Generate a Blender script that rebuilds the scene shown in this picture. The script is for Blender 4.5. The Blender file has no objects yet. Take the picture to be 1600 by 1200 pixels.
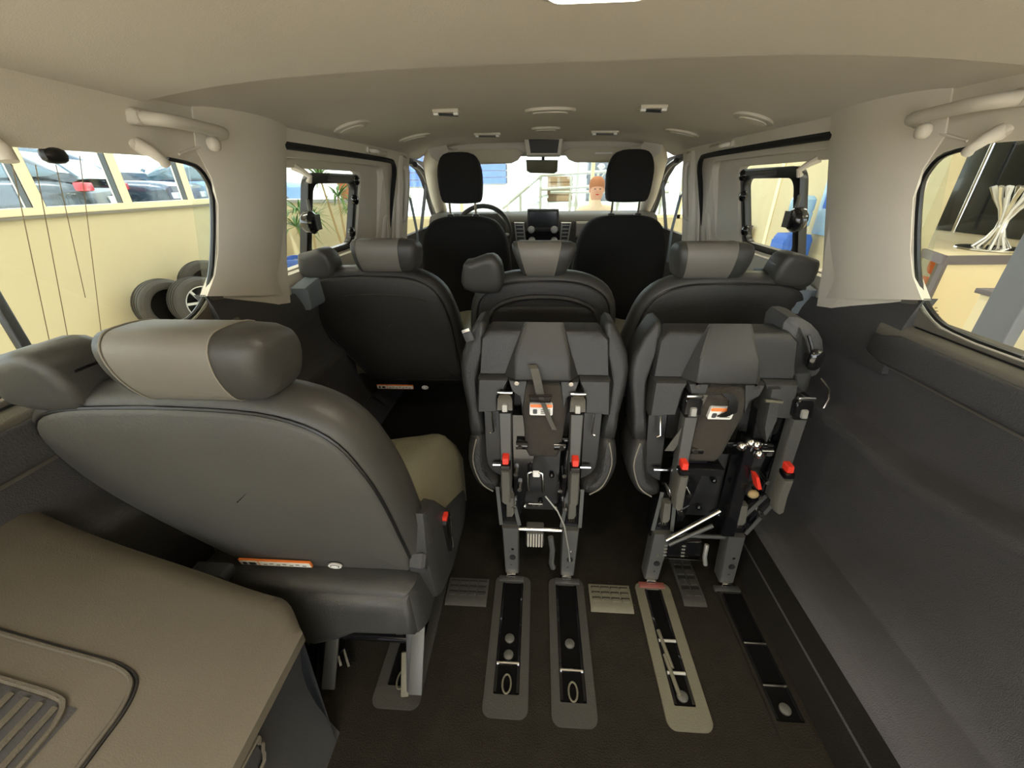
import bpy, bmesh, math, random
from mathutils import Vector, Matrix
from mathutils.geometry import tessellate_polygon
random.seed(7)
PI = math.pi
SC = bpy.context.scene
COL = SC.collection

# ------------------------------------------------------------------ camera
cam_d = bpy.data.cameras.new('camera')
cam = bpy.data.objects.new('camera', cam_d)
COL.objects.link(cam)
SC.camera = cam
cam_d.sensor_fit = 'HORIZONTAL'
cam_d.sensor_width = 36.0
cam_d.lens = 625.0 / 1600.0 * 36.0
cam_d.clip_start = 0.02
cam_d.clip_end = 200
_p, _y, _r = math.radians(26.8), math.radians(3.8), math.radians(-0.68)
_f = Vector((-math.sin(_y)*math.cos(_p), math.cos(_y)*math.cos(_p), -math.sin(_p)))
_ri = Vector((math.cos(_y), math.sin(_y), 0)); _up = _ri.cross(_f)
_r2 = _ri*math.cos(_r) + _up*math.sin(_r); _u2 = _up*math.cos(_r) - _ri*math.sin(_r)
cam.matrix_world = Matrix(((_r2.x, _u2.x, -_f.x, -0.02), (_r2.y, _u2.y, -_f.y, 0.0), (_r2.z, _u2.z, -_f.z, 1.05), (0, 0, 0, 1)))

# ------------------------------------------------------------------ view, sky, lights
SC.view_settings.view_transform = 'Standard'
SC.view_settings.look = 'None'
SC.view_settings.gamma = 1.0
SC.view_settings.use_curve_mapping = False
SC.view_settings.exposure = 0.62
w = bpy.data.worlds.new('sky'); SC.world = w; w.use_nodes = True
nt = w.node_tree; nt.nodes.clear()
bg = nt.nodes.new('ShaderNodeBackground'); wo = nt.nodes.new('ShaderNodeOutputWorld')
bg.inputs[0].default_value = (0.90, 0.95, 1.0, 1); bg.inputs[1].default_value = 3.6
nt.links.new(bg.outputs[0], wo.inputs[0])

def area_light(name, loc, sx, sy, power, color, rot=(0, 0, 0)):
    l = bpy.data.lights.new(name, 'AREA'); l.shape = 'RECTANGLE'; l.size = sx; l.size_y = sy
    l.energy = power; l.color = color
    o = bpy.data.objects.new(name, l); COL.objects.link(o); o.location = loc; o.rotation_euler = rot
    return o
# unseen luminaires added to light the scene (panels built further down)
ADDED_LAMPS = [(-2.9, 1.6), (-2.9, 5.4), (0.4, -2.3), (0.4, 5.6), (2.6, 2.4), (2.6, 6.6), (-2.6, -2.4), (3.2, -1.8)]
for i, (x, y) in enumerate(ADDED_LAMPS):
    area_light('ceiling_lamp_light', (x, y, 3.30), 1.5, 0.5, 75 if y < 0 else 20, (1.0, 0.92, 0.78))
# lamp in the rear header of the cabin
area_light('cabin_lamp_light', (0.035, 0.535, 1.208), 0.12, 0.05, 1.3, (1.0, 0.86, 0.68))
sun_d = bpy.data.lights.new('sun', 'SUN'); sun_d.energy = 3.5; sun_d.angle = 0.02; sun_d.color = (1, .95, .86)
sun = bpy.data.objects.new('sun', sun_d); COL.objects.link(sun)
sun.rotation_euler = (math.radians(-33), 0, math.radians(160))

# ------------------------------------------------------------------ materials
def mat(name, col, rough=0.6, metal=0.0, bump=0.0, bscale=80.0, var=0.0, vscale=6.0, coat=0.0, emit=None, estr=0.0, spec=0.5):
    m = bpy.data.materials.new(name); m.use_nodes = True
    n = m.node_tree.nodes; b = n['Principled BSDF']; L = m.node_tree.links
    b.inputs['Base Color'].default_value = (*col, 1)
    b.inputs['Roughness'].default_value = rough
    b.inputs['Metallic'].default_value = metal
    b.inputs['Specular IOR Level'].default_value = spec
    if coat: b.inputs['Coat Weight'].default_value = coat
    tc = n.new('ShaderNodeTexCoord')
    if var:
        ns = n.new('ShaderNodeTexNoise'); ns.inputs['Scale'].default_value = vscale; ns.inputs['Detail'].default_value = 4
        L.new(tc.outputs['Object'], ns.inputs['Vector'])
        mx = n.new('ShaderNodeMix'); mx.data_type = 'RGBA'
        mx.inputs['A'].default_value = (*[c*(1-var) for c in col], 1)
        mx.inputs['B'].default_value = (*[min(1, c*(1+var)) for c in col], 1)
        L.new(ns.outputs['Fac'], mx.inputs['Factor']); L.new(mx.outputs['Result'], b.inputs['Base Color'])
    if bump:
        nb = n.new('ShaderNodeTexNoise'); nb.inputs['Scale'].default_value = bscale; nb.inputs['Detail'].default_value = 3
        L.new(tc.outputs['Object'], nb.inputs['Vector'])
        bp = n.new('ShaderNodeBump'); bp.inputs['Strength'].default_value = bump; bp.inputs['Distance'].default_value = 0.004
        L.new(nb.outputs['Fac'], bp.inputs['Height']); L.new(bp.outputs['Normal'], b.inputs['Normal'])
    if emit:
        b.inputs['Emission Color'].default_value = (*emit, 1); b.inputs['Emission Strength'].default_value = estr
    return m
def glass(name, tint=(0.93, 0.96, 0.95), refl=0.06):
    m = bpy.data.materials.new(name); m.use_nodes = True
    n = m.node_tree.nodes; n.clear(); L = m.node_tree.links
    t = n.new('ShaderNodeBsdfTransparent'); t.inputs[0].default_value = (*tint, 1)
    g = n.new('ShaderNodeBsdfGlossy'); g.inputs['Roughness'].default_value = 0.03
    mx = n.new('ShaderNodeMixShader'); mx.inputs[0].default_value = refl
    o = n.new('ShaderNodeOutputMaterial')
    L.new(t.outputs[0], mx.inputs[1]); L.new(g.outputs[0], mx.inputs[2]); L.new(mx.outputs[0], o.inputs[0])
    return m
M = {}
def dm(k, *a, **kw): M[k] = mat(k, *a, **kw)
dm('headliner', (.69, .64, .565), .95, bump=.16, bscale=500, var=.05, vscale=3)
dm('trim_cream', (.66, .61, .52), .6, bump=.15, bscale=600)
dm('handle_grey', (.58, .54, .46), .55)
dm('trim_dark', (.050, .050, .052), .7, bump=.4, bscale=350, var=.1)
dm('trim_sill', (.115, .105, .085), .65, bump=.3, bscale=350, var=.1)
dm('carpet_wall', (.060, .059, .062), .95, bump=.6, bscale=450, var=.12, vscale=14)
dm('carpet_floor', (.017, .015, .011), 1.0, bump=.9, bscale=320, var=.3, vscale=20, spec=.1)
dm('leather', (.044, .043, .038), .48, bump=.10, bscale=420, var=.12, vscale=9)
dm('leather_back', (.062, .060, .053), .6, bump=.15, bscale=300, var=.12, vscale=7)
dm('leather_light', (.165, .150, .125), .5, bump=.10, bscale=420, var=.06)
dm('leather_olive', (.17, .155, .10), .5, bump=.3, bscale=240, var=.08)
dm('stitch', (.22, .20, .16), .8)
dm('fabric_black', (.010, .0095, .009), .95, bump=.6, bscale=600, var=.15)
dm('plastic_grey', (.040, .040, .038), .5, bump=.25, bscale=420, var=.06)
dm('pan_plastic', (.022, .0225, .0215), .45, bump=.25, bscale=420, var=.06)  # plastic darkened in colour for the dimmer light on the folded seats
dm('leather_row2', (.024, .023, .021), .5, bump=.35, bscale=300, var=.12, vscale=9)  # seat leather darkened, so the colour carries the shade deeper in the van
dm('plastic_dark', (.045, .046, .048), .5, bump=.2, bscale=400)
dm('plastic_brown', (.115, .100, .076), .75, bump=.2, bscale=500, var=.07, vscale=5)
dm('plastic_rib', (.105, .092, .070), .7, bump=.4, bscale=500)
dm('black', (.008, .008, .008), .35)
dm('black_matte', (.006, .006, .006), .9)
dm('black_gloss', (.006, .006, .007), .12, coat=.5)
dm('grey_steel', (.085, .085, .078), .45, metal=.3, bump=.1, bscale=200)
dm('chrome', (.75, .74, .72), .16, metal=1)
dm('red', (.75, .04, .02), .4)
dm('white', (.8, .79, .76), .5)
dm('orange', (.85, .22, .04), .5)
dm('rail_trim', (.105, .098, .068), .6, bump=.3, bscale=300, var=.1)
dm('rail_trim_dark', (.028, .027, .023), .7, bump=.3, bscale=300)
dm('rail_well', (.003, .003, .003), .9, spec=.05)
dm('hump_plastic', (.032, .032, .030), .5, bump=.2, bscale=420, var=.06)  # pan plastic painted lighter, as if lit from above
dm('wall_foot', (.016, .0145, .012), 1.0, bump=.5, bscale=450, var=.2, vscale=14, spec=.1)  # darker wall carpet; shade on the step's face put into the colour
dm('sand_fabric', (.042, .036, .028), .95, bump=.6, bscale=500)
dm('strap', (.10, .095, .08), .8, bump=.5, bscale=600)
dm('belt_blue', (.16, .19, .22), .75, bump=.4, bscale=500)
dm('dash', (.045, .042, .038), .6, bump=.3, bscale=300)
dm('dash_silver', (.35, .34, .31), .4, metal=.4)
dm('screen', (.010, .010, .012), .15, coat=.4)
dm('mirror', (.75, .8, .8), .03, metal=1)
dm('visor', (.60, .54, .42), .8)
dm('cream_wall', (.60, .525, .335), .8, bump=.1, bscale=60, var=.03, vscale=2)
dm('cream_frame', (.88, .78, .52), .55)
dm('showroom_floor', (.72, .66, .55), .35, var=.05, vscale=2)
dm('showroom_ceiling', (.8, .78, .72), .9)
dm('column_grey', (.16, .17, .20), .6)
dm('tyre', (.055, .050, .044), .75, bump=.3, bscale=60)
dm('rim', (.55, .56, .58), .3, metal=.8)
dm('blue', (.03, .12, .50), .5)
dm('blue_plastic', (.04, .16, .62), .3)
dm('bottle', (.35, .55, .75), .15)
dm('leaf', (.10, .20, .05), .6, var=.3, vscale=30)
dm('leaf_dry', (.36, .26, .12), .8, var=.3)
dm('terracotta', (.50, .16, .07), .8, var=.1)
dm('stem_brown', (.24, .17, .10), .9)
dm('counter_cream', (.88, .76, .50), .45)
dm('counter_edge', (.16, .14, .15), .6)
dm('display_black', (.012, .016, .020), .18, coat=.3)
dm('white_wall', (.58, .56, .52), .8)
dm('yard', (.70, .68, .62), .9, var=.05)
dm('car_navy', (.03, .045, .08), .25, metal=.3, coat=1)
dm('car_silver', (.55, .58, .62), .3, metal=.5, coat=1)
dm('car_dark', (.02, .024, .032), .25, metal=.3, coat=1)
dm('car_blue', (.12, .22, .36), .25, metal=.3, coat=1)
dm('car_glass', (.05, .09, .12), .05, coat=1)
dm('tail_red', (.6, .02, .03), .25, coat=.5)
dm('rail_white', (.34, .31, .24), .4)
dm('blind_blue', (.03, .10, .38), .6)
dm('skin', (.65, .38, .27), .6)
dm('dull_red', (.20, .06, .05), .5)
dm('hair', (.40, .17, .08), .8, bump=.6, bscale=120)
dm('shirt', (.78, .66, .52), .85)
dm('trouser', (.10, .10, .13), .9)
dm('wood_brown', (.28, .17, .08), .7, var=.15)
dm('lamp_panel', (1, 1, 1), .5, emit=(1, .88, .70), estr=5)  # glowing face of the added luminaires
dm('cabin_lamp', (1, 1, 1), .4, emit=(1, .88, .72), estr=9)
dm('clear_plastic', (.62, .68, .70), .15)
M['glass'] = glass('van_glass')
M['glass_tint'] = glass('showroom_glass', (.90, .95, .96), .05)

# ------------------------------------------------------------------ mesh helpers
class MB:
    """collects raw geometry, linked as ONE object"""
    def __init__(s): s.v = []; s.f = []
    def add(s, vs, fs):
        k = len(s.v); s.v += [tuple(v) for v in vs]; s.f += [tuple(i+k for i in f) for f in fs]; return s
    def box(s, x0, x1, y0, y1, z0, z1):
        vs = [(x, y, z) for z in (z0, z1) for y in (y0, y1) for x in (x0, x1)]
        return s.add(vs, [(0, 2, 3, 1), (4, 5, 7, 6), (0, 1, 5, 4), (2, 6, 7, 3), (0, 4, 6, 2), (1, 3, 7, 5)])
    def bar(s, a, b, w, h, up=(0, 0, 1)):
        a = Vector(a); b = Vector(b); d = (b-a).normalized(); u = Vector(up)
        r = d.cross(u)
        if r.length < 1e-4: r = d.cross(Vector((0, 1, 0)))
        r.normalize(); u = r.cross(d)
        vs = [p + r*sx*w/2 + u*sz*h/2 for p in (a, b) for sx, sz in ((-1, -1), (1, -1), (1, 1), (-1, 1))]
        return s.add(vs, [(3, 2, 1, 0), (4, 5, 6, 7), (0, 1, 5, 4), (1, 2, 6, 5), (2, 3, 7, 6), (3, 0, 4, 7)])
    def tube(s, pts, r, n=8, closed=False, flat=1.0):
        pts = [Vector(p) for p in pts]; N = len(pts); rs = r if isinstance(r, (list, tuple)) else [r]*N
        vs = []; prev = None
        for i, p in enumerate(pts):
            a = pts[(i-1) % N] if (closed or i) else p; b = pts[(i+1) % N] if (closed or i < N-1) else p
            d = (b-a).normalized()
            if prev is None:
                ref = Vector((0, 0, 1)) if abs(d.z) < .9 else Vector((1, 0, 0))
                u = d.cross(ref).normalized()
            else:
                u = (prev - d*prev.dot(d)).normalized()
            prev = u; w_ = d.cross(u)
            for k in range(n):
                t = 2*PI*k/n; vs.append(p + (u*math.cos(t) + w_*math.sin(t)*flat)*rs[i])
        fs = []
        for i in range(N if closed else N-1):
            j = (i+1) % N
            for k in range(n): fs.append((i*n+k, i*n+(k+1) % n, j*n+(k+1) % n, j*n+k))
        if not closed:
            fs.append(tuple(range(n-1, -1, -1))); fs.append(tuple((N-1)*n+k for k in range(n)))
        return s.add(vs, fs)
    def ribbon(s, pts, wdt, th, across=(1, 0, 0)):
        pts = [Vector(p) for p in pts]; A = Vector(across).normalized(); vs = []
        for i, p in enumerate(pts):
            d = (pts[min(i+1, len(pts)-1)] - pts[max(i-1, 0)]).normalized(); nrm = d.cross(A).normalized()
            for a, b in ((-1, -1), (1, -1), (1, 1), (-1, 1)): vs.append(p + A*a*wdt/2 + nrm*b*th/2)
        fs = [(3, 2, 1, 0)]
        for i in range(len(pts)-1):
            for k in range(4): fs.append((i*4+k, i*4+(k+1) % 4, (i+1)*4+(k+1) % 4, (i+1)*4+k))
        k = (len(pts)-1)*4; fs.append((k, k+1, k+2, k+3))
        return s.add(vs, fs)
    def cyl(s, a, b, r, n=16, r2=None): return s.tube([a, b], [r, r if r2 is None else r2], n)
    def lathe(s, prof, n=20, c=(0, 0, 0), ax='z', ring=False):
        vs = []; c = Vector(c)
        for (r, h) in prof:
            for k in range(n):
                t = 2*PI*k/n; x, y = r*math.cos(t), r*math.sin(t)
                p = {'z': (x, y, h), 'y': (x, h, y), 'x': (h, x, y)}[ax]; vs.append(c+Vector(p))
        fs = []
        for i in range(len(prof)-1):
            for k in range(n): fs.append((i*n+k, i*n+(k+1) % n, (i+1)*n+(k+1) % n, (i+1)*n+k))
        if ring:
            m = (len(prof)-1)*n
            for k in range(n): fs.append((m+k, m+(k+1) % n, (k+1) % n, k))
        else: fs.append(tuple(range(n))); fs.append(tuple((len(prof)-1)*n+k for k in range(n)))
        return s.add(vs, fs)
    def prism(s, poly, a, b, fn):
        """poly 2D, extruded from depth a to b; fn(u,v,d)->xyz"""
        n = len(poly); vs = [fn(u, v, a) for u, v in poly] + [fn(u, v, b) for u, v in poly]
        fs = [tuple(range(n-1, -1, -1)), tuple(range(n, 2*n))] + [(i, (i+1) % n, n+(i+1) % n, n+i) for i in range(n)]
        return s.add(vs, fs)
    def slab(s, poly, prof, fn, dome0=0.0, dome1=0.0):
        """rounded cushion: closed outline poly (u,v), rings (depth, inset), domed caps"""
        n = len(poly); P2 = [Vector(p) for p in poly]
        area = sum(P2[i].x*P2[(i+1) % n].y - P2[(i+1) % n].x*P2[i].y for i in range(n))
        if area < 0: P2.reverse()
        nr = []
        for i in range(n):
            d = (P2[(i+1) % n]-P2[i-1]).normalized(); nr.append(Vector((-d.y, d.x)))
        cen = sum(P2, Vector((0, 0)))/n
        rings = []
        d0, i0 = prof[0]; d1, i1 = prof[-1]
        def ring(dep, ins, sc=1.0): return [fn(*(cen + (p + q*ins - cen)*sc), dep) for p, q in zip(P2, nr)]
        for sc in (.12, .4, .7): rings.append(ring(d0 - dome0*(1-sc*sc), i0, sc))
        for d_, i_ in prof: rings.append(ring(d_, i_))
        for sc in (.7, .4, .12): rings.append(ring(d1 + dome1*(1-sc*sc), i1, sc))
        vs = [p for r_ in rings for p in r_]; fs = []
        for k in range(len(rings)-1):
            for i in range(n): fs.append((k*n+i, k*n+(i+1) % n, (k+1)*n+(i+1) % n, (k+1)*n+i))
        fs.append(tuple(range(n-1, -1, -1))); k = (len(rings)-1)*n; fs.append(tuple(k+i for i in range(n)))
        return s.add(vs, fs)
    def plate(s, outer, holes, a, b, fn):
        """flat panel with holes, front at depth a, back at depth b"""
        loops = [outer]+holes; pts = [p for l in loops for p in l]
        tris = tessellate_polygon([[Vector((p[0], p[1], 0)) for p in l] for l in loops])
        n = len(pts); vs = [fn(u, v, a) for u, v in pts] + [fn(u, v, b) for u, v in pts]
        fs = [tuple(t) for t in tris] + [tuple(n+i for i in reversed(t)) for t in tris]
        k = 0
        for l in loops:
            m = len(l)
            for i in range(m): fs.append((k+i, k+(i+1) % m, n+k+(i+1) % m, n+k+i))
            k += m
        return s.add(vs, fs)
    def grid(s, nu, nv, fn, thick=0.0, off=None):
        vs = [fn(i/nu, j/nv) for j in range(nv+1) for i in range(nu+1)]
        fs = [(j*(nu+1)+i, j*(nu+1)+i+1, (j+1)*(nu+1)+i+1, (j+1)*(nu+1)+i) for j in range(nv) for i in range(nu)]
        if off is not None:
            K = len(vs); o = Vector(off); vs += [Vector(v)+o for v in vs]; fs += [tuple(K+i for i in reversed(f)) for f in fs]
            W_ = nu+1; bd = [i for i in range(nu)] ; loop = [i for i in range(W_)] + [j*W_+nu for j in range(1, nv+1)] + [nv*W_+i for i in range(nu-1, -1, -1)] + [j*W_ for j in range(nv-1, 0, -1)]
            for a, b in zip(loop, loop[1:]+loop[:1]): fs.append((a, b, K+b, K+a))
        return s.add(vs, fs)
    def ellipsoid(s, c, rx, ry, rz, n=14, m=8, e=1.0):
        vs = []; fs = []
        def pw(t): return math.copysign(abs(t)**e, t)
        for j in range(m+1):
            ph = -PI/2 + PI*j/m
            for i in range(n):
                th = 2*PI*i/n
                vs.append((c[0]+rx*pw(math.cos(ph))*pw(math.cos(th)), c[1]+ry*pw(math.cos(ph))*pw(math.sin(th)), c[2]+rz*pw(math.sin(ph))))
        for j in range(m):
            for i in range(n): fs.append((j*n+i, j*n+(i+1) % n, (j+1)*n+(i+1) % n, (j+1)*n+i))
        return s.add(vs, fs)
    def build(s, name, m, parent=None, bev=0.0, seg=2, sharp=40, fn=None, smooth=True):
        vs = [Vector(v) for v in s.v]
        if fn: vs = [Vector(fn(*v)) for v in vs]
        o0 = Vector((0, 0, 0))
        if parent is not None:
            q = parent
            while q is not None: o0 += q.location; q = q.parent
        me = bpy.data.meshes.new(name); me.from_pydata([v-o0 for v in vs], [], s.f)
        bm = bmesh.new(); bm.from_mesh(me)
        bmesh.ops.remove_doubles(bm, verts=bm.verts, dist=1e-6)
        bmesh.ops.recalc_face_normals(bm, faces=bm.faces)
        if bev > 0:
            ed = [e for e in bm.edges if len(e.link_faces) == 2 and e.calc_face_angle(0) > math.radians(30)]
            try: bmesh.ops.bevel(bm, geom=ed, offset=bev, segments=seg, profile=.5, affect='EDGES', clamp_overlap=True)
            except Exception: pass
        bm.to_mesh(me); bm.free()
        if smooth:
            me.shade_smooth(); me.set_sharp_from_angle(angle=math.radians(sharp))
        me.materials.append(M[m])
        o = bpy.data.objects.new(name, me); COL.objects.link(o)
        if parent is not None: o.parent = parent
        return o
def thing(name, label, cat, loc, group=None):
    o = bpy.data.objects.new(name, None); COL.objects.link(o); o.location = loc
    o.empty_display_size = .05
    o['label'] = label; o['category'] = cat
    if group: o['group'] = group
    return o
def tag(o, label, cat, group=None):
    o['label'] = label; o['category'] = cat
    if group: o['group'] = group
    return o
def struct(o): o['kind'] = 'structure'; return o
def rrect(x0, x1, y0, y1, r, n=4):
    P_ = []
    for cx, cy, a in ((x1-r, y1-r, 0), (x0+r, y1-r, 90), (x0+r, y0+r, 180), (x1-r, y0+r, 270)):
        for k in range(n+1):
            t = math.radians(a+90*k/n); P_.append((cx+r*math.cos(t), cy+r*math.sin(t)))
    return P_
def spline(pts, n=4, closed=True):
    out = []; N = len(pts); V_ = [Vector(p) for p in pts]
    for i in range(N if closed else N-1):
        if closed: p0, p1, p2, p3 = V_[i-1], V_[i], V_[(i+1) % N], V_[(i+2) % N]
        else: p0, p1, p2, p3 = V_[max(i-1, 0)], V_[i], V_[i+1], V_[min(i+2, N-1)]
        for k in range(n):
            t = k/n
            out.append(tuple(.5*((2*p1) + (p2-p0)*t + (2*p0-5*p1+4*p2-p3)*t*t + (3*p1-p0-3*p2+p3)*t**3)))
    if not closed: out.append(tuple(V_[-1]))
    return out
def XYZ(x, y, z): return (x, y, z)
def YZX(y, z, d): return (d, y, z)      # outline in y,z, depth along x
def XZY(x, z, d): return (x, d, z)      # outline in x,z, depth along y
def sm(a, b, t):
    t = max(0, min(1, (t-a)/(b-a))); return t*t*(3-2*t)
def text(body, size, m, parent, loc, rot, name='lettering', ext=.0004):
    c = bpy.data.curves.new(name, 'FONT'); c.body = body; c.size = size; c.extrude = ext; c.align_x = 'CENTER'; c.align_y = 'CENTER'
    o = bpy.data.objects.new(name, c); COL.objects.link(o); c.materials.append(M[m])
    o.location = loc; o.rotation_euler = rot
    if parent: 
        o.parent = parent; q = parent; o0 = Vector((0, 0, 0))
        while q is not None: o0 += q.location; q = q.parent
        o.location = Vector(loc)-o0
    return o

# ================================================================== VAN SHELL
def WX(z): return .85 - (max(z, .78)-.78)*.27
def ceil_z(x, y): return 1.262 - .078*(abs(x)/.76)**5 - .006*max(0, y-2.2)
b = MB(); b.box(-.86, .86, -.35, 3.3, -.03, 0)
struct(b.build('floor', 'carpet_floor'))
b = MB(); b.grid(40, 22, lambda u, v: (-.765+1.53*u, .755+2.0*v, ceil_z(-.765+1.53*u, .755+2.0*v)), off=(0, 0, .03))
struct(b.build('ceiling', 'headliner', sharp=60))
# rear header panel of the roof, a little lower, with its crisp front edge
def rh(u, v):
    x = -.765+1.53*u; y = -.40+1.225*v + (-.03*x/.76 - .02*(abs(x)/.76)**3)*v; return (x, y, 1.254 - .030*v - .040*(abs(x)/.76)**3.5)
b = MB(); b.grid(40, 14, rh, off=(0, 0, .016))
struct(b.build('trim_1', 'headliner', sharp=60))

for sx, side in ((-1, 'left'), (1, 'right')):
    def W_(y, z, d, sx=sx): return (sx*(WX(z)+d), y, z)
    # upper side panel with the rear window and the sliding door cut out
    rear_hole = [(-.02, .760), (.80, .755), (.88, .762), (.93, .785), (.962, .825), (.985, .90), (1.0, 1.02), (.985, 1.065), (.95, 1.092), (.88, 1.102), (-.02, 1.102)]
    rear_hole = rear_hole[:1] + spline(rear_hole[1:10], 3, False) + rear_hole[10:]
    door_hole = [(1.25, .60), (2.30, .60), (2.30, 1.06), (2.295, 1.11), (2.27, 1.138), (2.20, 1.150), (1.25, 1.152)]
    b = MB(); b.plate([(-.30, .50), (1.10, .50), (1.10, .60)] + [(1.25, .60)] + [(2.30, .60), (2.30, .50), (2.50, .50), (2.50, 1.21), (-.30, 1.21)],
                      [rear_hole, [(1.25+.001, .602)] + [(2.299, .602)] + door_hole[2:]], 0, .010, W_)
    struct(b.build('wall_'+side, 'trim_cream', sharp=30))
    # sliding door inner panel: two recessed steps around the window
    b = MB(); b.plate([(1.15, .50), (2.34, .50), (2.34, 1.17), (1.15, 1.17)], [rrect(1.20, 2.20, .77, 1.125, .05)], .028, .060, W_)
    dp = struct(b.build('door_1' if sx < 0 else 'door_2', 'trim_cream', sharp=30))
    b = MB(); b.plate([(1.10, .60), (2.3, .60), (2.3, 1.16), (1.10, 1.16)], [rrect(1.14, 2.01, .775, 1.100, .05)], .062, .095, W_)
    b.build('window_surround', 'trim_cream', dp, sharp=30)
    pts = [(1.27, 1.152), (1.7, 1.153), (2.17, 1.150), (2.26, 1.138), (2.293, 1.10), (2.297, 1.04), (2.295, .8), (2.295, .6)]
    b = MB(); b.tube([W_(y, z, .004) for y, z in spline(pts, 4, False)], .0115, 8)
    b.build('door_seal', 'black_matte', dp)
    b = MB(); b.slab(rrect(2.225, 2.262, .74, .90, .015), [(.0, .006), (.006, 0), (.02, 0)], W_)
    b.build('door_handle', 'handle_grey', dp)
    # C pillar cover, convex
    def pil(u, v, sx=sx):
        zb = .797; z = zb + (1.228-zb)*v
        HE = [(.78, .925), (.80, .942), (.83, .966), (.90, .989), (1.0, 1.001), (1.02, 1.003), (1.065, .990), (1.09, .962), (1.105, .95), (1.3, .95)]
        ye = HE[0][1]
        for (z0_, y0_), (z1_, y1_) in zip(HE, HE[1:]):
            if z >= z0_: ye = y0_ + (y1_-y0_)*min(1, (z-z0_)/(z1_-z0_))
        y = ye + (1.293-ye)*u; z -= .245*(y-.968)*(1-v)
        return (sx*(WX(z) - .030*math.sin(PI*u)**.8*(1-.55*sm(.75, 1, v)) - .003), y, z)
    b = MB(); b.grid(16, 8, pil, off=(sx*.02, 0, 0))
    struct(b.build('trim_2' if sx < 0 else 'trim_3', 'trim_cream', sharp=50))
    b = MB(); b.tube([(sx*(WX(z)-.004), y, z) for y, z in ((.90, 1.108), (.97, 1.128), (1.03, 1.140))], .0025, 6)
    struct(b.build('trim_4', 'headliner'))
    # rear side window: glass, black seal, wires
    gw = MB().plate([(-.1, .70), (1.05, .70), (1.05, 1.15), (-.1, 1.15)], [], .013, .016, W_).build('window_1' if sx < 0 else 'window_2', 'glass', smooth=False)
    struct(gw)
    b = MB(); b.tube([W_(y, z, .008) for y, z in rear_hole[:-1]], .0068, 8)
    b.build('window_seal', 'black', gw)
    hb = rear_hole[:-1]; b = MB()
    vs = [W_(y+(.5-y)*.006, z+(.93-z)*.02, d) for d in (.004, .013) for y, z in hb]; n_ = len(hb)
    b.add(vs, [(i, i+1, n_+i+1, n_+i) for i in range(n_-1)]); b.build('seal_lip', 'black', gw)
    if sx < 0:
        for (py0, pz0), (py1, pz1) in (((0.614, 1.08), (0.595, 0.816)), ((0.644, 1.081), (0.624, 0.811)), ((0.673, 1.082), (0.669, 0.871)), ((0.713, 1.096), (0.682, 0.796))):
            b = MB(); b.tube([W_(py0, pz0, .012), W_(py1, pz1, .012)], .0008, 4)
            b.build('antenna_wire', 'stem_brown', gw)
    # sliding door window: fixed glass, hinged black frame, knobs, latch
    gd = struct(MB().plate([(1.05, .74), (2.05, .74), (2.05, 1.13), (1.05, 1.13)], [], .100, .104, W_).build('window_3' if sx < 0 else 'window_4', 'glass', smooth=False))
    b = MB(); b.plate(rrect(1.555, 2.0, .76, 1.088, .045, 6), [rrect(1.592, 1.965, .80, 1.052, .035, 6)], .070, .098, W_)
    pf = b.build('pop_out_frame', 'black', gd, bev=.005)
    for (y, z) in ((1.975, .985), (1.965, .845), (1.97, 1.065)):
        b = MB(); p = W_(y, z, .070); b.ellipsoid(p, .016, .026, .024, 12, 8); b.build('hinge_knob', 'black_gloss', gd)
    b = MB(); b.slab(rrect(1.70, 1.93, 1.062, 1.080, .006), [(.058, .004), (.062, 0), (.075, 0)], W_); b.build('frame_bar', 'grey_steel', gd)
    p = W_(1.525, .925, .045)
    b = MB(); b.lathe([(.0, -.022), (.030, -.020), (.040, -.008), (.040, .012), (.03, .022)], 18, p, 'x'); b.build('latch_knob', 'black_gloss', gd)
    for k in range(4):
        b = MB(); b.bar((p[0]-sx*.024, p[1]+.006+.008*k, p[2]-.026), (p[0]-sx*.024, p[1]+.006+.008*k, p[2]+.026), .004, .006); b.build('latch_rib', 'grey_steel', gd)
    b = MB(); b.bar((p[0]-sx*.01, p[1], p[2]+.035), (p[0], p[1]+.02, p[2]+.075), .012, .012); b.build('latch_lever', 'grey_steel', gd, bev=.003)
    # belt line: dark pillar base, sill and strip under the rear window
    def sill(u, v, sx=sx):
        y = -.30+1.30*u; P_ = [(.832, .640), (.828, .660), (.822, .715), (.824, .730), (.835, .738), (.866, .752), (.885, .760)]
        k = v*(len(P_)-1); i = min(int(k), len(P_)-2); t = k-i
        return (sx*(P_[i][0]*(1-t)+P_[i+1][0]*t), y, P_[i][1]*(1-t)+P_[i+1][1]*t)
    b = MB(); b.grid(10, 12, sill, off=(sx*.01, 0, -.01))
    st = struct(b.build('trim_5' if sx < 0 else 'trim_6', 'trim_sill', sharp=50))
    b = MB(); b.slab([(-.3, .655), (.955, .648), (1.0, .66), (1.0, .70), (.93, .722), (-.3, .722)], [(.813, .006), (.818, 0), (.84, 0)], lambda y, z, d, sx=sx: (sx*d, y, z))
    b.build('belt_strip', 'trim_dark', st, sharp=50)
    b = MB(); b.plate([(-.3, .70), (.99, .70), (.99, .80), (.962, .812), (.952, .800), (.93, .778), (.88, .758), (.80, .752), (-.3, .757)], [], -.004, .02, W_); b.build('window_ledge', 'trim_sill', st, sharp=30)
    for o_, y0, y1 in ((.845, .20, .93), (.858, .15, .88)):
        b = MB(); b.bar((sx*o_, y0, .744+(o_-.845)*.5), (sx*o_, y1, .744+(o_-.845)*.5), .004, .003); b.build('sill_groove', 'black', st)
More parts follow.
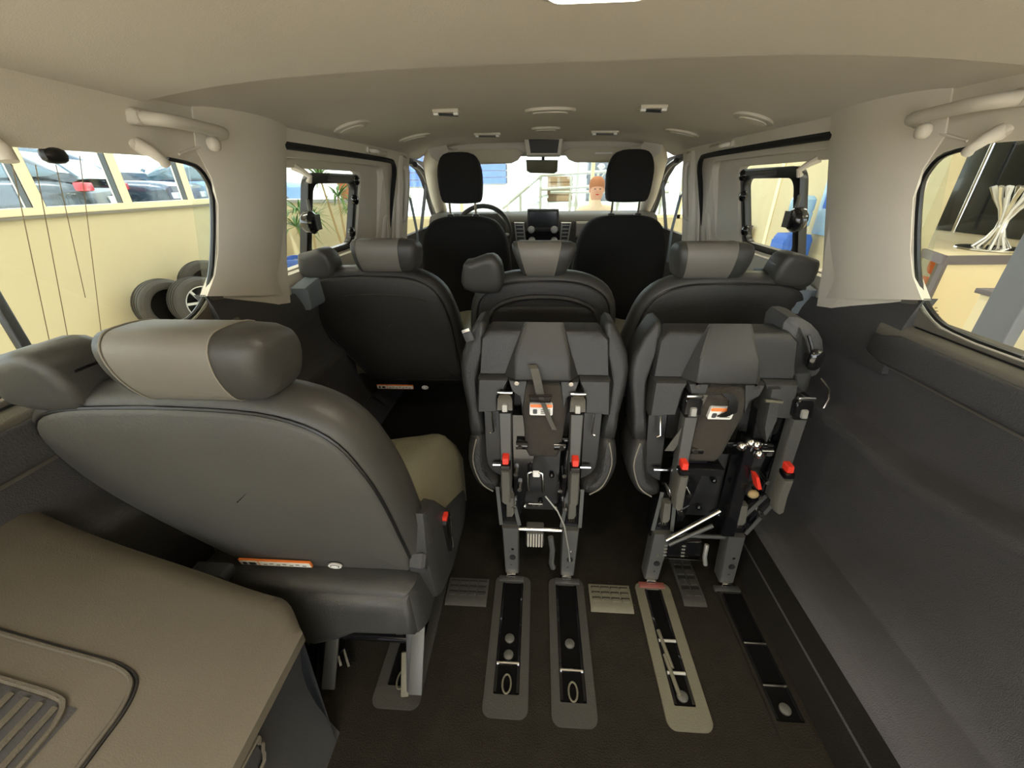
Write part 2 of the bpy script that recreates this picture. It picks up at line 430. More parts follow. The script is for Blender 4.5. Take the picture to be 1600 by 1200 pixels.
    b = MB(); b.slab(rrect(.655, .70, .738, .766, .008), [(.842, .006), (.848, 0), (.862, 0)], lambda y, z, d, sx=sx: (sx*d, y, z)); b.build('sill_clip', 'black_gloss', st)
    def pbase(u, v, sx=sx):
        y = .94+.43*u; zb = .800-.245*(y-.968); z = .62 + (zb-.62)*v
        return (sx*(.825+.02*v-.012*math.sin(PI*v)), y, z)
    b = MB(); b.grid(8, 6, pbase, off=(sx*.03, 0, 0))
    struct(b.build('trim_7' if sx < 0 else 'trim_8', 'trim_dark', sharp=50))
    b = MB(); b.slab([(1.31, .66), (1.62, .66), (1.62, .745), (1.50, .765), (1.31, .735)], [(.80, .01), (.807, 0), (.86, 0)], lambda y, z, d, sx=sx: (sx*d, y, z))
    struct(b.build('trim_9', 'belt_blue', sharp=50))
    # lower carpeted side with arm ledge and wheel arch step
    def low(u, v, sx=sx):
        y = -.35+2.85*u; zc = .462+.05*sm(.78, .45, y)
        arch = 1 - sm(.95, 1.25, y)
        P_ = [(.592, 0), (.604, .085), (.616, .148), (.636, .165), (.70, .160), (.765, .150), (.790, .165), (.799, .22), (.800, .32), (.798, zc-.05), (.788, zc-.022), (.790, zc-.002), (.815, zc+.010), (.843, zc+.026), (.845, zc+.07), (.845, .60), (.838, .632), (.832, .650)]
        k = v*(len(P_)-1); i = min(int(k), len(P_)-2); t = k-i
        x = P_[i][0]*(1-t)+P_[i+1][0]*t; z = P_[i][1]*(1-t)+P_[i+1][1]*t
        if z < .25: x = x*arch + (x+(.80-x)*.85)*(1-arch)
        return (sx*x, y, z)
    b = MB(); b.grid(57, 51, low, off=(sx*.012, 0, 0))
    struct(b.build('wall_'+side, 'carpet_wall', sharp=75))
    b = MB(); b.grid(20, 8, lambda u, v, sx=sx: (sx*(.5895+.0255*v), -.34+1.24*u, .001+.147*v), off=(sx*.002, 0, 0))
    struct(b.build('baseboard_'+side, 'wall_foot', sharp=75))  # thin dark sheet over the wheel arch step's face, painting its shade
    # B pillar, front door, A pillar
    b = MB(); b.slab([(2.33, .40), (2.52, .40), (2.50, 1.0), (2.44, 1.18), (2.33, 1.18)], [(-.012, .02), (.0, .002), (.03, 0)], W_)
    struct(b.build('trim_10' if sx < 0 else 'trim_11', 'trim_cream', sharp=50))
    outer = [(2.48, .35), (3.62, .35), (3.62, .86), (3.40, .90), (2.98, 1.17), (2.48, 1.19)]
    hole = [(2.53, .74), (3.50, .74), (3.50, .815), (3.40, .865), (3.20, .98), (3.02, 1.07), (2.86, 1.125), (2.70, 1.15), (2.53, 1.155)]
    b = MB(); b.plate(outer, [hole], .03, .06, W_)
    fd = struct(b.build('door_3' if sx < 0 else 'door_4', 'trim_dark', sharp=30))
    b = MB(); b.tube([W_(y, z, .018) for y, z in spline(hole[2:8], 3, False)], .016, 8); b.build('window_frame', 'black', fd)
    b = MB(); b.bar(W_(3.08, .74, .03), W_(3.08, 1.05, .03), .012, .02); b.build('quarter_divider', 'black', fd)
    struct(MB().plate([(2.5, .70), (3.55, .70), (3.55, .84), (3.0, 1.1), (2.5, 1.17)], [], .064, .068, W_).build('window_5' if sx < 0 else 'window_6', 'glass', smooth=False))
    b = MB(); b.tube([(sx*.60, 2.62, 1.215), (sx*.680, 2.78, 1.165), (sx*.742, 3.05, 1.045), (sx*.785, 3.30, .925), (sx*.805, 3.46, .85)], [.060, .058, .052, .050, .050], 10)
    struct(b.build('trim_12' if sx < 0 else 'trim_13', 'trim_cream'))

# front header, windshield and cowl
b = MB(); b.tube([(-.70, 2.74, 1.18)] + [(x, 2.785, 1.232) for x in (-.56, -.25, 0, .25, .56)] + [(.70, 2.74, 1.18)], .046, 10)
struct(b.build('trim_14', 'trim_cream'))
b = MB(); b.add([(-.66, 2.80, 1.20), (.66, 2.80, 1.20), (.80, 3.72, .80), (-.80, 3.72, .80), (-.66, 2.804, 1.208), (.66, 2.804, 1.208), (.80, 3.724, .808), (-.80, 3.724, .808)],
    [(0, 1, 2, 3), (7, 6, 5, 4), (0, 4, 5, 1), (1, 5, 6, 2), (2, 6, 7, 3), (3, 7, 4, 0)])
struct(b.build('window_7', 'glass', smooth=False))

# ------------------------------------------------------------------ headliner fittings
def oval(name, label, cat, x, y, rx, ry, m1, m2, group=None, drop=.004):
    z = ceil_z(x, y); sl = (ceil_z(x+.02, y)-ceil_z(x-.02, y))/.04
    t = thing(name, label, cat, (x, y, z), group)
    f = lambda X, Y, Z: (x+X, y+Y, z+Z+sl*X)
    ring = [(math.cos(2*PI*k/28), math.sin(2*PI*k/28)) for k in range(28)]
    b = MB(); b.slab([(rx*c, ry*s_) for c, s_ in ring], [(-.010, .012), (-.008, .002), (0, 0), (.006, 0)], f); b.build('bezel', m1, t)
    b = MB(); b.slab([(rx*.68*c, ry*.6*s_) for c, s_ in ring], [(-.0135, .004), (-.0125, 0), (-.008, 0)], f); b.build('grille', m2, t)
    return t
oval('ceiling_speaker', 'round beige ceiling speaker left of the centre lamp, above the left door', 'speaker', -.655, 1.56, .062, .055, 'handle_grey', 'trim_cream')
oval('ceiling_speaker', 'round beige ceiling speaker right of the centre lamp, above the right door', 'speaker', .655, 1.56, .062, .055, 'handle_grey', 'trim_cream')
oval('dome_lamp', 'oval ceiling lamp in the middle of the headliner, nearer of the two', 'lamp', .012, 1.59, .085, .055, 'handle_grey', 'trim_cream')
oval('dome_lamp', 'small oval ceiling lamp in the middle of the headliner, farther of the two', 'lamp', .005, 2.09, .065, .045, 'handle_grey', 'trim_cream')
oval('roof_vent', 'flat oval air vent on the headliner at far left', 'vent', -.59, 2.10, .075, .045, 'trim_cream', 'handle_grey')
oval('roof_vent', 'flat oval air vent on the headliner at far right', 'vent', .60, 2.10, .075, .045, 'trim_cream', 'handle_grey')
def slot(label, x, y, wd):
    z = ceil_z(x, y); t = thing('roof_air_outlet', label, 'vent', (x, y, z))
    b = MB(); b.box(x-wd/2, x+wd/2, y-.03, y+.03, z-.010, z+.004); b.build('housing', 'handle_grey', t, bev=.004)
    for k in range(3): b = MB(); b.bar((x-wd*.4, y-.018+.016*k, z-.011), (x+wd*.4, y-.018+.016*k, z-.015), .005, .003); b.build('slat', 'black', t)
    for s_ in (-1, 1): b = MB(); b.box(x+s_*wd*.38-.008, x+s_*wd*.38+.008, y-.028, y-.010, z-.017, z-.009); b.build('thumb_tab', 'white', t, bev=.002)
slot('rectangular air outlet on the headliner left of the nearer oval lamp', -.325, 1.55, .085)
slot('rectangular air outlet on the headliner right of the nearer oval lamp', .335, 1.56, .085)
slot('wide air outlet near the windscreen, left of the overhead console', -.275, 2.27, .13)
slot('wide air outlet near the windscreen, right of the overhead console', .285, 2.27, .13)
# lamp in the rear header
t = thing('rear_cabin_lamp', 'lit cabin lamp in the rear roof panel at the top centre', 'lamp', (.035, .535, 1.226))
b = MB(); b.slab(rrect(-.03, .10, .490, .550, .02), [(1.214, .006), (1.218, 0), (1.232, 0)], XYZ); b.build('housing', 'trim_cream', t)
b = MB(); b.slab(rrect(-.015, .085, .500, .544, .015), [(1.211, .004), (1.213, 0), (1.22, 0)], XYZ); b.build('lens', 'cabin_lamp', t)

def grab(label, sx, pts, r, grp, clip=True):
    c = pts[len(pts)//2]
    t = thing('grab_handle', label, 'handle', (sx*c[0], c[1], c[2]), grp)
    b = MB(); b.tube([(sx*p[0], p[1], p[2]) for p in spline(pts, 4, False)], r, 10, flat=1.0); b.build('grip', 'handle_grey', t)
    for e in (pts[0], pts[-1]):
        b = MB(); b.slab(rrect(e[1]-.018, e[1]+.018, e[2]-.012, e[2]+.014, .008), [(e[0]-.004, .004), (e[0], 0), (e[0]+.05, 0)], lambda y, z, d: (sx*d, y, z)); b.build('end_mount', 'handle_grey', t)
    if clip:
        p = pts[-2]
        b = MB(); b.ellipsoid((sx*(p[0]+.005), p[1]-.03, p[2]-.022), .012, .014, .014, 10, 6, .8); b.build('coat_hook', 'trim_cream', t)
HP = [(.735, .815, 1.160), (.712, .825, 1.158), (.700, .850, 1.157), (.700, .90, 1.155), (.702, .965, 1.152), (.712, .985, 1.151), (.735, .995, 1.150)]
grab('beige roof grab handle above the left rear window, the nearest on that side', -1, HP, .0115, None)
grab('beige roof grab handle above the right rear window, the nearest on that side', 1, HP, .0115, None)
H2 = [(.735, 1.90, 1.175), (.712, 1.91, 1.172), (.705, 1.93, 1.168), (.705, 2.0, 1.168), (.712, 2.03, 1.170), (.735, 2.04, 1.173)]
grab('small beige roof grab handle above the left sliding door', -1, H2, .010, None, False)
grab('small beige roof grab handle above the right sliding door', 1, H2, .010, None, False)
for sx, s_ in ((-1, 'left'), (1, 'right')):
    grab('long upright beige grab handle on the %s front door pillar' % s_, sx, [(.80, 2.40, .86), (.775, 2.40, .875), (.765, 2.40, .92), (.745, 2.40, 1.02), (.735, 2.40, 1.09), (.735, 2.40, 1.115), (.755, 2.40, 1.125)], .015, None, False)
    # coat hook by the rear window
    yh = (0.813, 1.104)[0] if sx < 0 else (0.846, 1.095)[0]
    t = thing('coat_hook', 'beige coat hook at the top edge of the %s rear window' % s_, 'hook', (sx*.75, yh, 1.12))
    b = MB(); b.tube([(sx*.762, yh, 1.118), (sx*.742, yh+.004, 1.107), (sx*.735, yh+.014, 1.094), (sx*.738, yh+.022, 1.088)], [.014, .010, .008, .009], 10); b.build('hook', 'trim_cream', t)
    b = MB(); b.ellipsoid((sx*.762, yh, 1.120), .010, .022, .012, 12, 6); b.build('hook_base', 'trim_cream', t)
t = thing('coat_hook', 'beige coat hook at the top of the left rear window near the picture edge', 'hook', (-.755, .66, 1.12))
b = MB(); yq = (0.583, 1.084)[0]; b.tube([(-.765, yq, 1.112), (-.745, yq, 1.096), (-.742, yq-.002, 1.082)], [.012, .010, .010], 10); b.build('hook', 'trim_cream', t)
t = thing('belt_guide', 'black belt guide hanging at the top of the left rear window', 'guide', (-.76, .72, 1.11))
b = MB(); b.ellipsoid((-.768, (0.665, 1.09)[0], 1.094), .010, .019, .012, 12, 6, .8); b.build('guide_body', 'black', t)
for sx, s_ in ((-1, 'left'), (1, 'right')):
    t = thing('coat_hook', 'beige coat hook above the %s sliding door window' % s_, 'hook', (sx*.81, 1.46, 1.09))
    b = MB(); b.tube([(sx*.835, 1.46, 1.105), (sx*.81, 1.465, 1.09), (sx*.79, 1.47, 1.072), (sx*.80, 1.475, 1.058)], [.014, .010, .009, .010], 8); b.build('hook', 'trim_cream', t)
    t = thing('belt_guide', 'black belt guide with chrome clip on the %s front pillar, belt running down' % s_, 'seat belt', (sx*.77, 2.46, 1.0))
    b = MB(); b.slab(rrect(2.455, 2.485, .985, 1.045, .012), [(.765, .004), (.77, 0), (.80, 0)], lambda y, z, d: (sx*d, y, z)); b.build('guide_body', 'black_gloss', t)
    b = MB(); b.bar((sx*.757, 2.455, .99), (sx*.757, 2.485, .98), .01, .02); b.build('clip', 'chrome', t, bev=.002)
    b = MB(); b.ribbon([(sx*.755, 2.47, .99), (sx*.745, 2.47, .90), (sx*.735, 2.47, .80), (sx*.74, 2.47, .62)], .045, .002, (0, 1, 0)); b.build('belt_webbing', 'belt_blue', t)
# overhead console, visors, mirror
t = thing('overhead_console', 'dark-faced overhead console in the middle above the windscreen', 'console', (0, 2.62, 1.23))
b = MB(); b.slab([ (-0.113, 1.283), (-0.095, 1.183), (0.098, 1.181), (0.108, 1.28)], [(2.60, .006), (2.605, 0), (2.76, 0)], XZY); b.build('shell', 'trim_cream', t, sharp=35)
b = MB(); b.slab([ (-0.084, 1.26), (-0.072, 1.195), (0.078, 1.192), (0.086, 1.257)], [(2.592, .003), (2.596, 0), (2.61, 0)], XZY); b.build('face_panel', 'dash', t, sharp=35)
for s_, lb in ((-1, 'left'), (1, 'right')):
    t = thing('sun_visor', 'pale folded sun visor on the %s above the windscreen' % lb, 'visor', (s_*.35, 2.72, 1.18))
    o_ = [(s_*.115, 1.205), (s_*.16, 1.225), (s_*.50, 1.222), (s_*.525, 1.205), (s_*.53, 1.155), (s_*.50, 1.145), (s_*.19, 1.150), (s_*.15, 1.165)]
    b = MB(); b.slab(o_, [(2.70, .008), (2.706, 0), (2.716, 0), (2.722, .008)], XZY); b.build('panel', 'visor', t, fn=lambda x, y, z: (x, y+(1.2-z)*.5, z))
    b = MB(); b.tube([(s_*.56, 2.66, 1.222), (s_*.535, 2.69, 1.215), (s_*.50, 2.70, 1.215)], .011, 8); b.build('hinge', 'trim_cream', t)
    if s_ > 0:
        b = MB(); b.box(.30, .40, 2.701, 2.704, 1.190, 1.202); b.build('warning_sticker', 'white', t)
t = thing('rear_view_mirror', 'rear view mirror below the overhead console', 'mirror', (0, 2.80, 1.13))
mo = [ (-0.102, 1.167), (-0.098, 1.109), (-0.078, 1.098), (0.069, 1.093), (0.088, 1.103), (0.089, 1.164)]
b = MB(); b.slab(mo, [(2.752, .0), (2.775, .004), (2.785, .012)], XZY); mt_ = lambda x, y, z: (x, y-(z-1.14)*.40, z); b.build('mirror_shell', 'black', t, fn=mt_)
b = MB(); b.slab(mo, [(2.748, .004), (2.751, .003)], XZY); b.build('mirror_glass', 'mirror', t, sharp=20, fn=mt_)
b = MB(); b.tube([(0, 2.78, 1.145), (0, 2.80, 1.18), (0, 2.83, 1.20)], .010, 8); b.build('stalk', 'black', t)

# ------------------------------------------------------------------ dashboard
t = thing('dashboard', 'dark dashboard with central screen under the windscreen', 'dashboard', (0, 3.1, .5))
prof = [(2.98, .30), (2.99, .62), (3.00, .74), (3.02, .80), (3.06, .832), (3.12, .845), (3.40, .845), (3.72, .80), (3.72, .30)]
b = MB(); b.prism(prof, -.80, .80, lambda y, z, d: (d, y, z)); b.build('dash_body', 'dash', t, bev=.006)
b = MB(); b.slab([ (-0.097, 0.885), (-0.101, 0.752), (0.123, 0.751), (0.113, 0.883)], [(2.93, .006), (2.935, 0), (2.99, 0)], XZY); sc_ = b.build('screen_housing', 'dash', t, sharp=35)
b = MB(); b.slab([ (-0.084, 0.873), (-0.088, 0.773), (0.108, 0.772), (0.1, 0.872)], [(2.926, .003), (2.928, 0), (2.934, 0)], XZY); b.build('screen', 'screen', sc_, sharp=35)
b = MB(); b.slab([ (-0.106, 0.741), (-0.105, 0.661), (0.132, 0.66), (0.128, 0.74)], [(2.95, .006), (2.955, 0), (3.0, 0)], XZY); b.build('control_panel', 'black_gloss', t, sharp=35)
for u_ in ((-0.07, 0.757), (0.087, 0.756), (-0.065, 0.682), (0.09, 0.681)):
    b = MB(); b.lathe([(.0, 2.915), (.018, 2.916), (.024, 2.922), (.025, 2.95)], 16, (u_[0], 0, u_[1]), 'y'); b.build('knob', 'dash_silver', t)
for (q0, q1, q2, q3) in (((-0.19, 0.8), (-0.177, 0.67), (-0.105, 0.67), (-0.119, 0.799)), ((0.134, 0.798), (0.127, 0.669), (0.189, 0.669), (0.204, 0.797))):
    b = MB(); b.slab([q0, q1, q2, q3], [(2.955, .004), (2.96, 0), (3.0, 0)], XZY); v_ = b.build('air_vent', 'dash_silver', t, sharp=35)
    b = MB(); b.slab([q0, q1, q2, q3], [(2.952, .012), (2.958, .010)], XZY); b.build('vent_opening', 'black', v_, sharp=35)
    for k in range(5):
        f_ = (k+.7)/5.4; xa = q0[0]*(1-f_)+q1[0]*f_; xb = q3[0]*(1-f_)+q2[0]*f_; z_ = q0[1]*(1-f_)+q1[1]*f_
        b = MB(); b.bar((xa+.012, 2.950, z_), (xb-.012, 2.950, z_), .004, .005); b.build('louvre', 'dash_silver', v_)
b = MB(); b.slab([(-.66, .72), (-.66, .80), (-.60, .86), (-.30, .86), (-.24, .80), (-.24, .72)], [(2.93, .01), (2.94, 0), (3.05, 0)], XZY); b.build('instrument_hood', 'dash', t)
b = MB(); b.slab([(.24, .70), (.24, .80), (.70, .80), (.70, .70)], [(2.97, .01), (2.98, 0), (3.05, 0)], XZY); b.build('glove_lid', 'dash_silver', t)
t = thing('steering_wheel', 'dark steering wheel behind the left front seat', 'steering wheel', (-.39, 2.80, .74))
def sw(x, y, z): return (-.39+x, 2.80+y*.9+z*.42, .74+z*.92-y*.4)
b = MB(); b.tube([sw(.185*math.cos(2*PI*k/36), 0, .185*math.sin(2*PI*k/36)) for k in range(36)], .015, 10, closed=True); b.build('rim', 'leather', t)
b = MB(); b.ellipsoid((0, 0, 0), .07, .03, .06, 16, 8, .7); b.build('hub', 'dash', t, fn=sw)
for a in (0, PI, -PI/2):
    b = MB(); b.bar(sw(0, 0, 0), sw(.18*math.cos(a), 0, .18*math.sin(a)), .03, .015); b.build('spoke', 'dash_silver', t, bev=.004)
b = MB(); b.tube([sw(0, .03, 0), (-.39, 2.915, .70)], .032, 10); b.build('column', 'dash', t)

# ================================================================== SEATS
def mirror(pts, s): return [(s*x, z) for x, z in pts]
OUTL = [(.0, .757), (.10, .750), (.165, .728), (.205, .690), (.228, .63), (.243, .56), (.253, .45), (.256, .33), (.20, .318), (-.10, .318), (-.128, .34), (-.24, .50), (-.283, .60), (-.288, .68), (-.262, .728), (-.20, .750), (-.10, .757)]
OUTM = [(0, .757), (.10, .752), (.17, .730), (.215, .690), (.232, .62), (.235, .50), (.232, .33), (.20, .315), (-.20, .315), (-.232, .33), (-.235, .50), (-.232, .62), (-.215, .690), (-.17, .730), (-.10, .752)]
def headrest(t, fx, cx, y0, z0, wd, m='leather_light', narrow=.12, neck=True, endm='leather'):
    """rounded block; side profile in (y,z) lofted across x"""
    prof = spline([(.004, -.002), (-.010, .035), (-.008, .072), (.006, .094), (.03, .102), (.085, .096), (.112, .074), (.118, .035), (.09, -.008), (.03, -.012)], 3)
    def f(y, z, d): return fx(cx + d*(1-narrow*(.09-z)/.1), y0+y, z0+z)
    h = wd/2
    ck = min(.062, wd*.26); b = MB(); b.slab(prof, [(-h+.02, .003), (-h+.03, 0), (h-ck-.004, 0), (h-ck+.006, .003)], f); hb = b.build('headrest', m, t, sharp=60)
    for s_ in (-1, 1):
        c_ = ck if s_ > 0 else .024
        b = MB(); b.slab(prof, [(s_*(h-c_-.001), .001), (s_*(h-c_*.45), .003), (s_*(h-c_*.15), .010), (s_*h, .024)], f, dome1=s_*.003); b.build('end_cheek', endm, hb, sharp=60)
        b = MB(); b.tube([f(y, z, s_*(h-c_-.001)) for y, z in prof], .0012, 5, closed=True); b.build('seam', 'stitch', hb)
    if neck:
        b = MB(); b.slab(rrect(cx-.06, cx+.06, z0-.035, z0+.02, .01), [(y0+.02, .005), (y0+.03, 0), (y0+.08, 0)], lambda x, z, d: fx(x, d, z)); b.build('headrest_mount', 'leather_back', hb)
    return hb
def wing(t, fx, cx, y0, z0, s, wd=.12, ht=.10):
    prof = spline([(cx-wd/2, z0), (cx-wd/2+.004, z0+ht*.7), (cx-wd/2+.03, z0+ht*(.95 if s > 0 else .80)), (cx+wd/2-.03, z0+ht*(.80 if s > 0 else .95)), (cx+wd/2, z0+ht*.6), (cx+wd/2-.01, z0-.01)], 3)
    b = MB(); b.slab(prof, [(y0, .016), (y0+.005, .006), (y0+.015, 0), (y0+.08, 0), (y0+.095, .006), (y0+.10, .016)], lambda x, z, d: fx(x, d, z)); o = b.build('shoulder_bolster', 'leather', t, sharp=60)
    xi = cx - s*(wd/2-.012)
    b = MB(); b.slab(rrect(y0+.02, y0+.08, z0+.01, z0+ht*.62, .01), [(xi-s*-.0, .003), (xi-s*.010, .0), (xi-s*.013, .006)], lambda y, z, d: fx(d, y, z)); b.build('belt_outlet', 'black', o)
    return o
def upright(name, label, cx, yb, sx, outer, k=.2, z_lab=.335, arcs=False, clabel=True, base=None, y_seat=.46, clen=.46, body='leather', crease=True, dark='leather_back', group=None):
    """seat seen from behind; sx = side of the shoulder bolster (-1 left, 1 right)"""
    t = thing(name, label, 'seat', (cx, yb+.2, 0), group)
    o_ = spline(mirror(OUTL, -sx) if outer else OUTM, 3)
    def fx(x, y, z): return (cx+x, yb + y - (z-.33)*k, z)
    f = lambda x, z, d: fx(x, d, z)
    b = MB(); b.slab(o_, [(.004, .004), (.010, -.012), (.035, -.026), (.070, -.028), (.100, -.014), (.122, .015), (.128, .05)], f, dome1=.01); b.build('backrest', body, t, sharp=60)
    b = MB(); b.slab(o_, [(-.004, .012), (.0, .004), (.006, .0)], f, dome0=.008); bp = b.build('back_panel', dark, t, sharp=60)
    b = MB(); b.tube([f(x, z, .004) for x, z in o_], .0032, 6, closed=True); b.build('piping', 'black', t)
    if arcs:
        a_ = spline([(-.19, .60), (-.17, .66), (-.10, .695), (0, .705), (.10, .695), (.17, .66), (.19, .60)], 4, False)
        b = MB(); b.tube([f(x, z, -.012) for x, z in a_], .011, 6, flat=.8); b.build('back_roll', dark, bp)
        a_ = [(-.15, .665), (.15, .665), (.17, .63), (.17, .56), (-.17, .56), (-.17, .63)]
        b = MB(); b.slab(spline(a_, 3), [(-.012, .008), (-.009, 0), (.0, 0)], f); b.build('back_inset', dark, bp)
    elif crease:
        a_ = spline([(-.19, .66), (-.14, .685), (0, .69), (.12, .68), (.17, .665)], 4, False)
        b = MB(); b.tube([f(x*-sx if outer else x, z, -.0095) for x, z in a_], .0028, 5); b.build('crease', dark, bp)
    headrest(t, fx, -sx*.035 if outer else 0, .0, .779, .235 if outer else .215, narrow=.1 if outer else .35)
    if outer: wing(t, fx, sx*.222, -.002, .755, sx)
    if clabel:
        def lab(x0, x1, z0, z1, m, nm, d=-.013, r=.002):
            b = MB(); b.slab(rrect(x0, x1, z0, z1, r), [(d, .0), (d+.004, 0)], f); return b.build(nm, m, t, sharp=30)
        x0 = -.103 if sx < 0 else -.04
        l_ = lab(x0, x0+.155, z_lab, z_lab+.020, 'orange', 'warning_label')
        def sub(x0, x1, z0, z1, m, nm):
            b = MB(); b.slab(rrect(x0, x1, z0, z1, .001), [(-.0138, .0), (-.0128, 0)], f); b.build(nm, m, l_, sharp=30)
        sub(x0+.002, x0+.041, z_lab+.0015, z_lab+.0165, 'white', 'pictogram_field'); sub(x0+.044, x0+.153, z_lab+.0015, z_lab+.0160, 'white', 'text_field')
        for a0, a1 in ((.008, .016), (.022, .036)): sub2 = MB().slab(rrect(x0+a0, x0+a1, z_lab+.004, z_lab+.013, .001), [(-.0144, 0), (-.0138, 0)], f).build('pictogram', 'black', l_, sharp=30)
        for i_ in range(7):
            xx = x0+.052+.014*i_; MB().slab(rrect(xx, xx+.008, z_lab+.005+.003*(i_ % 2), z_lab+.008+.003*(i_ % 2), .0005), [(-.0144, 0), (-.0138, 0)], f).build('print_mark', 'stitch', l_, sharp=30)
        cr = [(x0+.205+.014*math.cos(2*PI*i/20), z_lab+.009+.009*math.sin(2*PI*i/20)) for i in range(20)]
        rl = MB().slab(cr, [(-.013, 0), (-.009, 0)], f).build('round_label', 'white', t, sharp=30)
        cr = [(x0+.205+.010*math.cos(2*PI*i/20), z_lab+.009+.006*math.sin(2*PI*i/20)) for i in range(20)]
        MB().slab(cr, [(-.0136, 0), (-.0128, 0)], f).build('inner_ring', 'plastic_grey', rl, sharp=30)
        cr = [(x0+.205+.008*math.cos(2*PI*i/20), z_lab+.009+.0045*math.sin(2*PI*i/20)) for i in range(20)]
        MB().slab(cr, [(-.0140, 0), (-.0134, 0)], f).build('label_centre', 'white', rl, sharp=30)
    # seat cushion with bolsters
    xa, xb = (-.25, .25)
    def cush(u, v):
        x = -1+2*u; e = abs(x)**12
        z = y_seat - .012*math.cos(x*PI*1.4) - .06*e - .05*sm(.85, 1, v) + .02*sm(.55, .95, abs(x))*(1-e)
        return (cx+.27*x-(.02*sx if outer else 0), yb+.07+clen*v, z)
    b = MB(); b.grid(30, 14, cush, off=(0, 0, -.17)); cu = b.build('seat_cushion', 'leather_olive', t, sharp=70)
    for s_ in (-.12, .12):
        b = MB(); b.tube([(cx+s_, yb+.09+clen*.085*i, y_seat+.001-.012*math.cos(s_/.25*PI*1.4)-.05*sm(.85, 1, i/10)) for i in range(10)], .002, 5); b.build('cushion_seam', 'stitch', cu)
    return t, fx, f

# ---- third row, left: the big seat in the foreground
t, fx, f = upright('third_row_seat', 'large dark leather seat in the left foreground, seen from behind beside the cargo cover', -.53, .56, -1, True, y_seat=.392, clen=.36, crease=False)
sc = lambda y, z, d: (d, y, z)
b = MB(); b.slab([(.575, .47), (.56, .36), (.585, .20), (.62, .165), (.72, .12), (.90, .10), (.95, .14), (.95, .20), (.84, .27), (.74, .33), (.66, .43)], [(-.262, .0), (-.238, .004), (-.232, .014)], sc, dome1=-.0); b.build('side_shield', 'plastic_grey', t, sharp=45)
b = MB(); b.slab([(.675, .335), (.685, .350), (.720, .335), (.715, .22), (.695, .225)], [(-.228, .003), (-.223, .0), (-.235, 0)], sc); bk = b.build('buckle_holder', 'black', t)
b = MB(); b.box(-.238, -.222, .680, .702, .340, .352); b.build('release_button', 'red', bk, bev=.002)
b = MB(); b.tube([(-.220, .706, .330), (-.220, .700, .235)], .0022, 6); b.build('trim_wire', 'chrome', bk)
b = MB(); b.slab([(-.73, .318), (-.30, .318), (-.262, .31), (-.245, .19), (-.265, .165), (-.42, .165), (-.445, .14), (-.50, .115), (-.64, .12), (-.67, .15), (-.72, .24)], [(.515, .02), (.522, .008), (.54, 0), (.72, 0)], XZY, dome0=.004); sk = b.build('rear_skirt', 'plastic_grey', t, sharp=45)
b = MB(); b.slab([(-.56, .29), (-.44, .302), (-.27, .300), (-.262, .185), (-.40, .178), (-.445, .150), (-.50, .128), (-.565, .14), (-.60, .20)], [(.500, .022), (.506, .008), (.522, 0)], XZY); b.build('skirt_relief', 'plastic_grey', sk, sharp=60)
b = MB(); b.slab([(.548, .33), (.540, .355), (.56, .375), (.60, .37), (.60, .33)], [(-.27, .004), (-.245, .0), (-.238, .006)], sc); b.build('recliner_cap', 'plastic_dark', t)
for lx, nm in ((-.30, 0), (-.50, 1)):
    b = MB(); b.bar((lx, .60, .20), (lx+.01, .49, .01), .030, .022, (1, 0, 0)); lg = b.build('leg', 'plastic_dark' if nm == 0 else 'black', t, bev=.004)
    b = MB(); b.bar((lx+.020, .60, .20), (lx+.024, .47, .03), .006, .030, (1, 0, 0)); b.build('leg_flange', 'grey_steel', lg, bev=.001)
    b = MB(); b.bar((lx-.012, .535, .075), (lx-.004, .475, .008), .018, .010, (0, 0, 1)); b.build('latch_lever', 'rail_trim' if nm == 0 else 'black', lg, bev=.003)
    b = MB(); b.cyl((lx-.035, .56, .11), (lx-.018, .56, .11), .007, 10); b.build('pivot_bolt', 'chrome', lg)
b = MB(); b.cyl((-.50, .55, .10), (-.30, .55, .10), .010, 10); b.build('cross_tube', 'black_gloss', t)
for i in range(5):
    b = MB(); b.tube([(-.56+.02*i, .53, .10-.012*i), (-.545+.02*i, .54, .06), (-.53+.02*i, .52, .03)], .006, 7); b.build('mechanism_rod', 'black_gloss', t)
t2 = thing('belt_anchor', 'small dark belt anchor at the foot of the left foreground seat back', 'anchor', (-.68, .50, .35))
b = MB(); b.slab(rrect(-.70, -.62, .345, .372, .01), [(.485, .006), (.49, 0), (.52, 0)], XZY); b.build('anchor_body', 'plastic_dark', t2)
b = MB(); b.bar((-.69, .482, .372), (-.685, .482, .358), .004, .004); b.build('anchor_pin', 'chrome', t2)

# ---- second row
upright('second_row_seat', 'dark leather seat in the second row on the left, with orange and white labels', -.585, 1.47, -1, True, k=.15, z_lab=.275, dark='leather_row2', body='leather_row2')
upright('second_row_seat', 'second row middle seat with a light headrest, behind the middle folded seat', 0, 1.40, 1, False, k=.15, arcs=True, clabel=False, dark='leather_row2')
t, fx, f = upright('second_row_seat', 'dark leather seat in the second row on the right, behind the right folded seat', .558, 1.37, 1, True, k=.15, arcs=False, clabel=False, dark='leather_row2')
# lone shoulder belt outlet beside the middle headrest belongs to the middle seat
mid = [o for o in bpy.data.objects if o.name.startswith('second_row_seat')][1]
def fm(x, y, z): return (x, 1.40 + y - (z-.33)*.15, z)
wing(mid, fm, -.198, -.045, .735, -1, .125, .115)

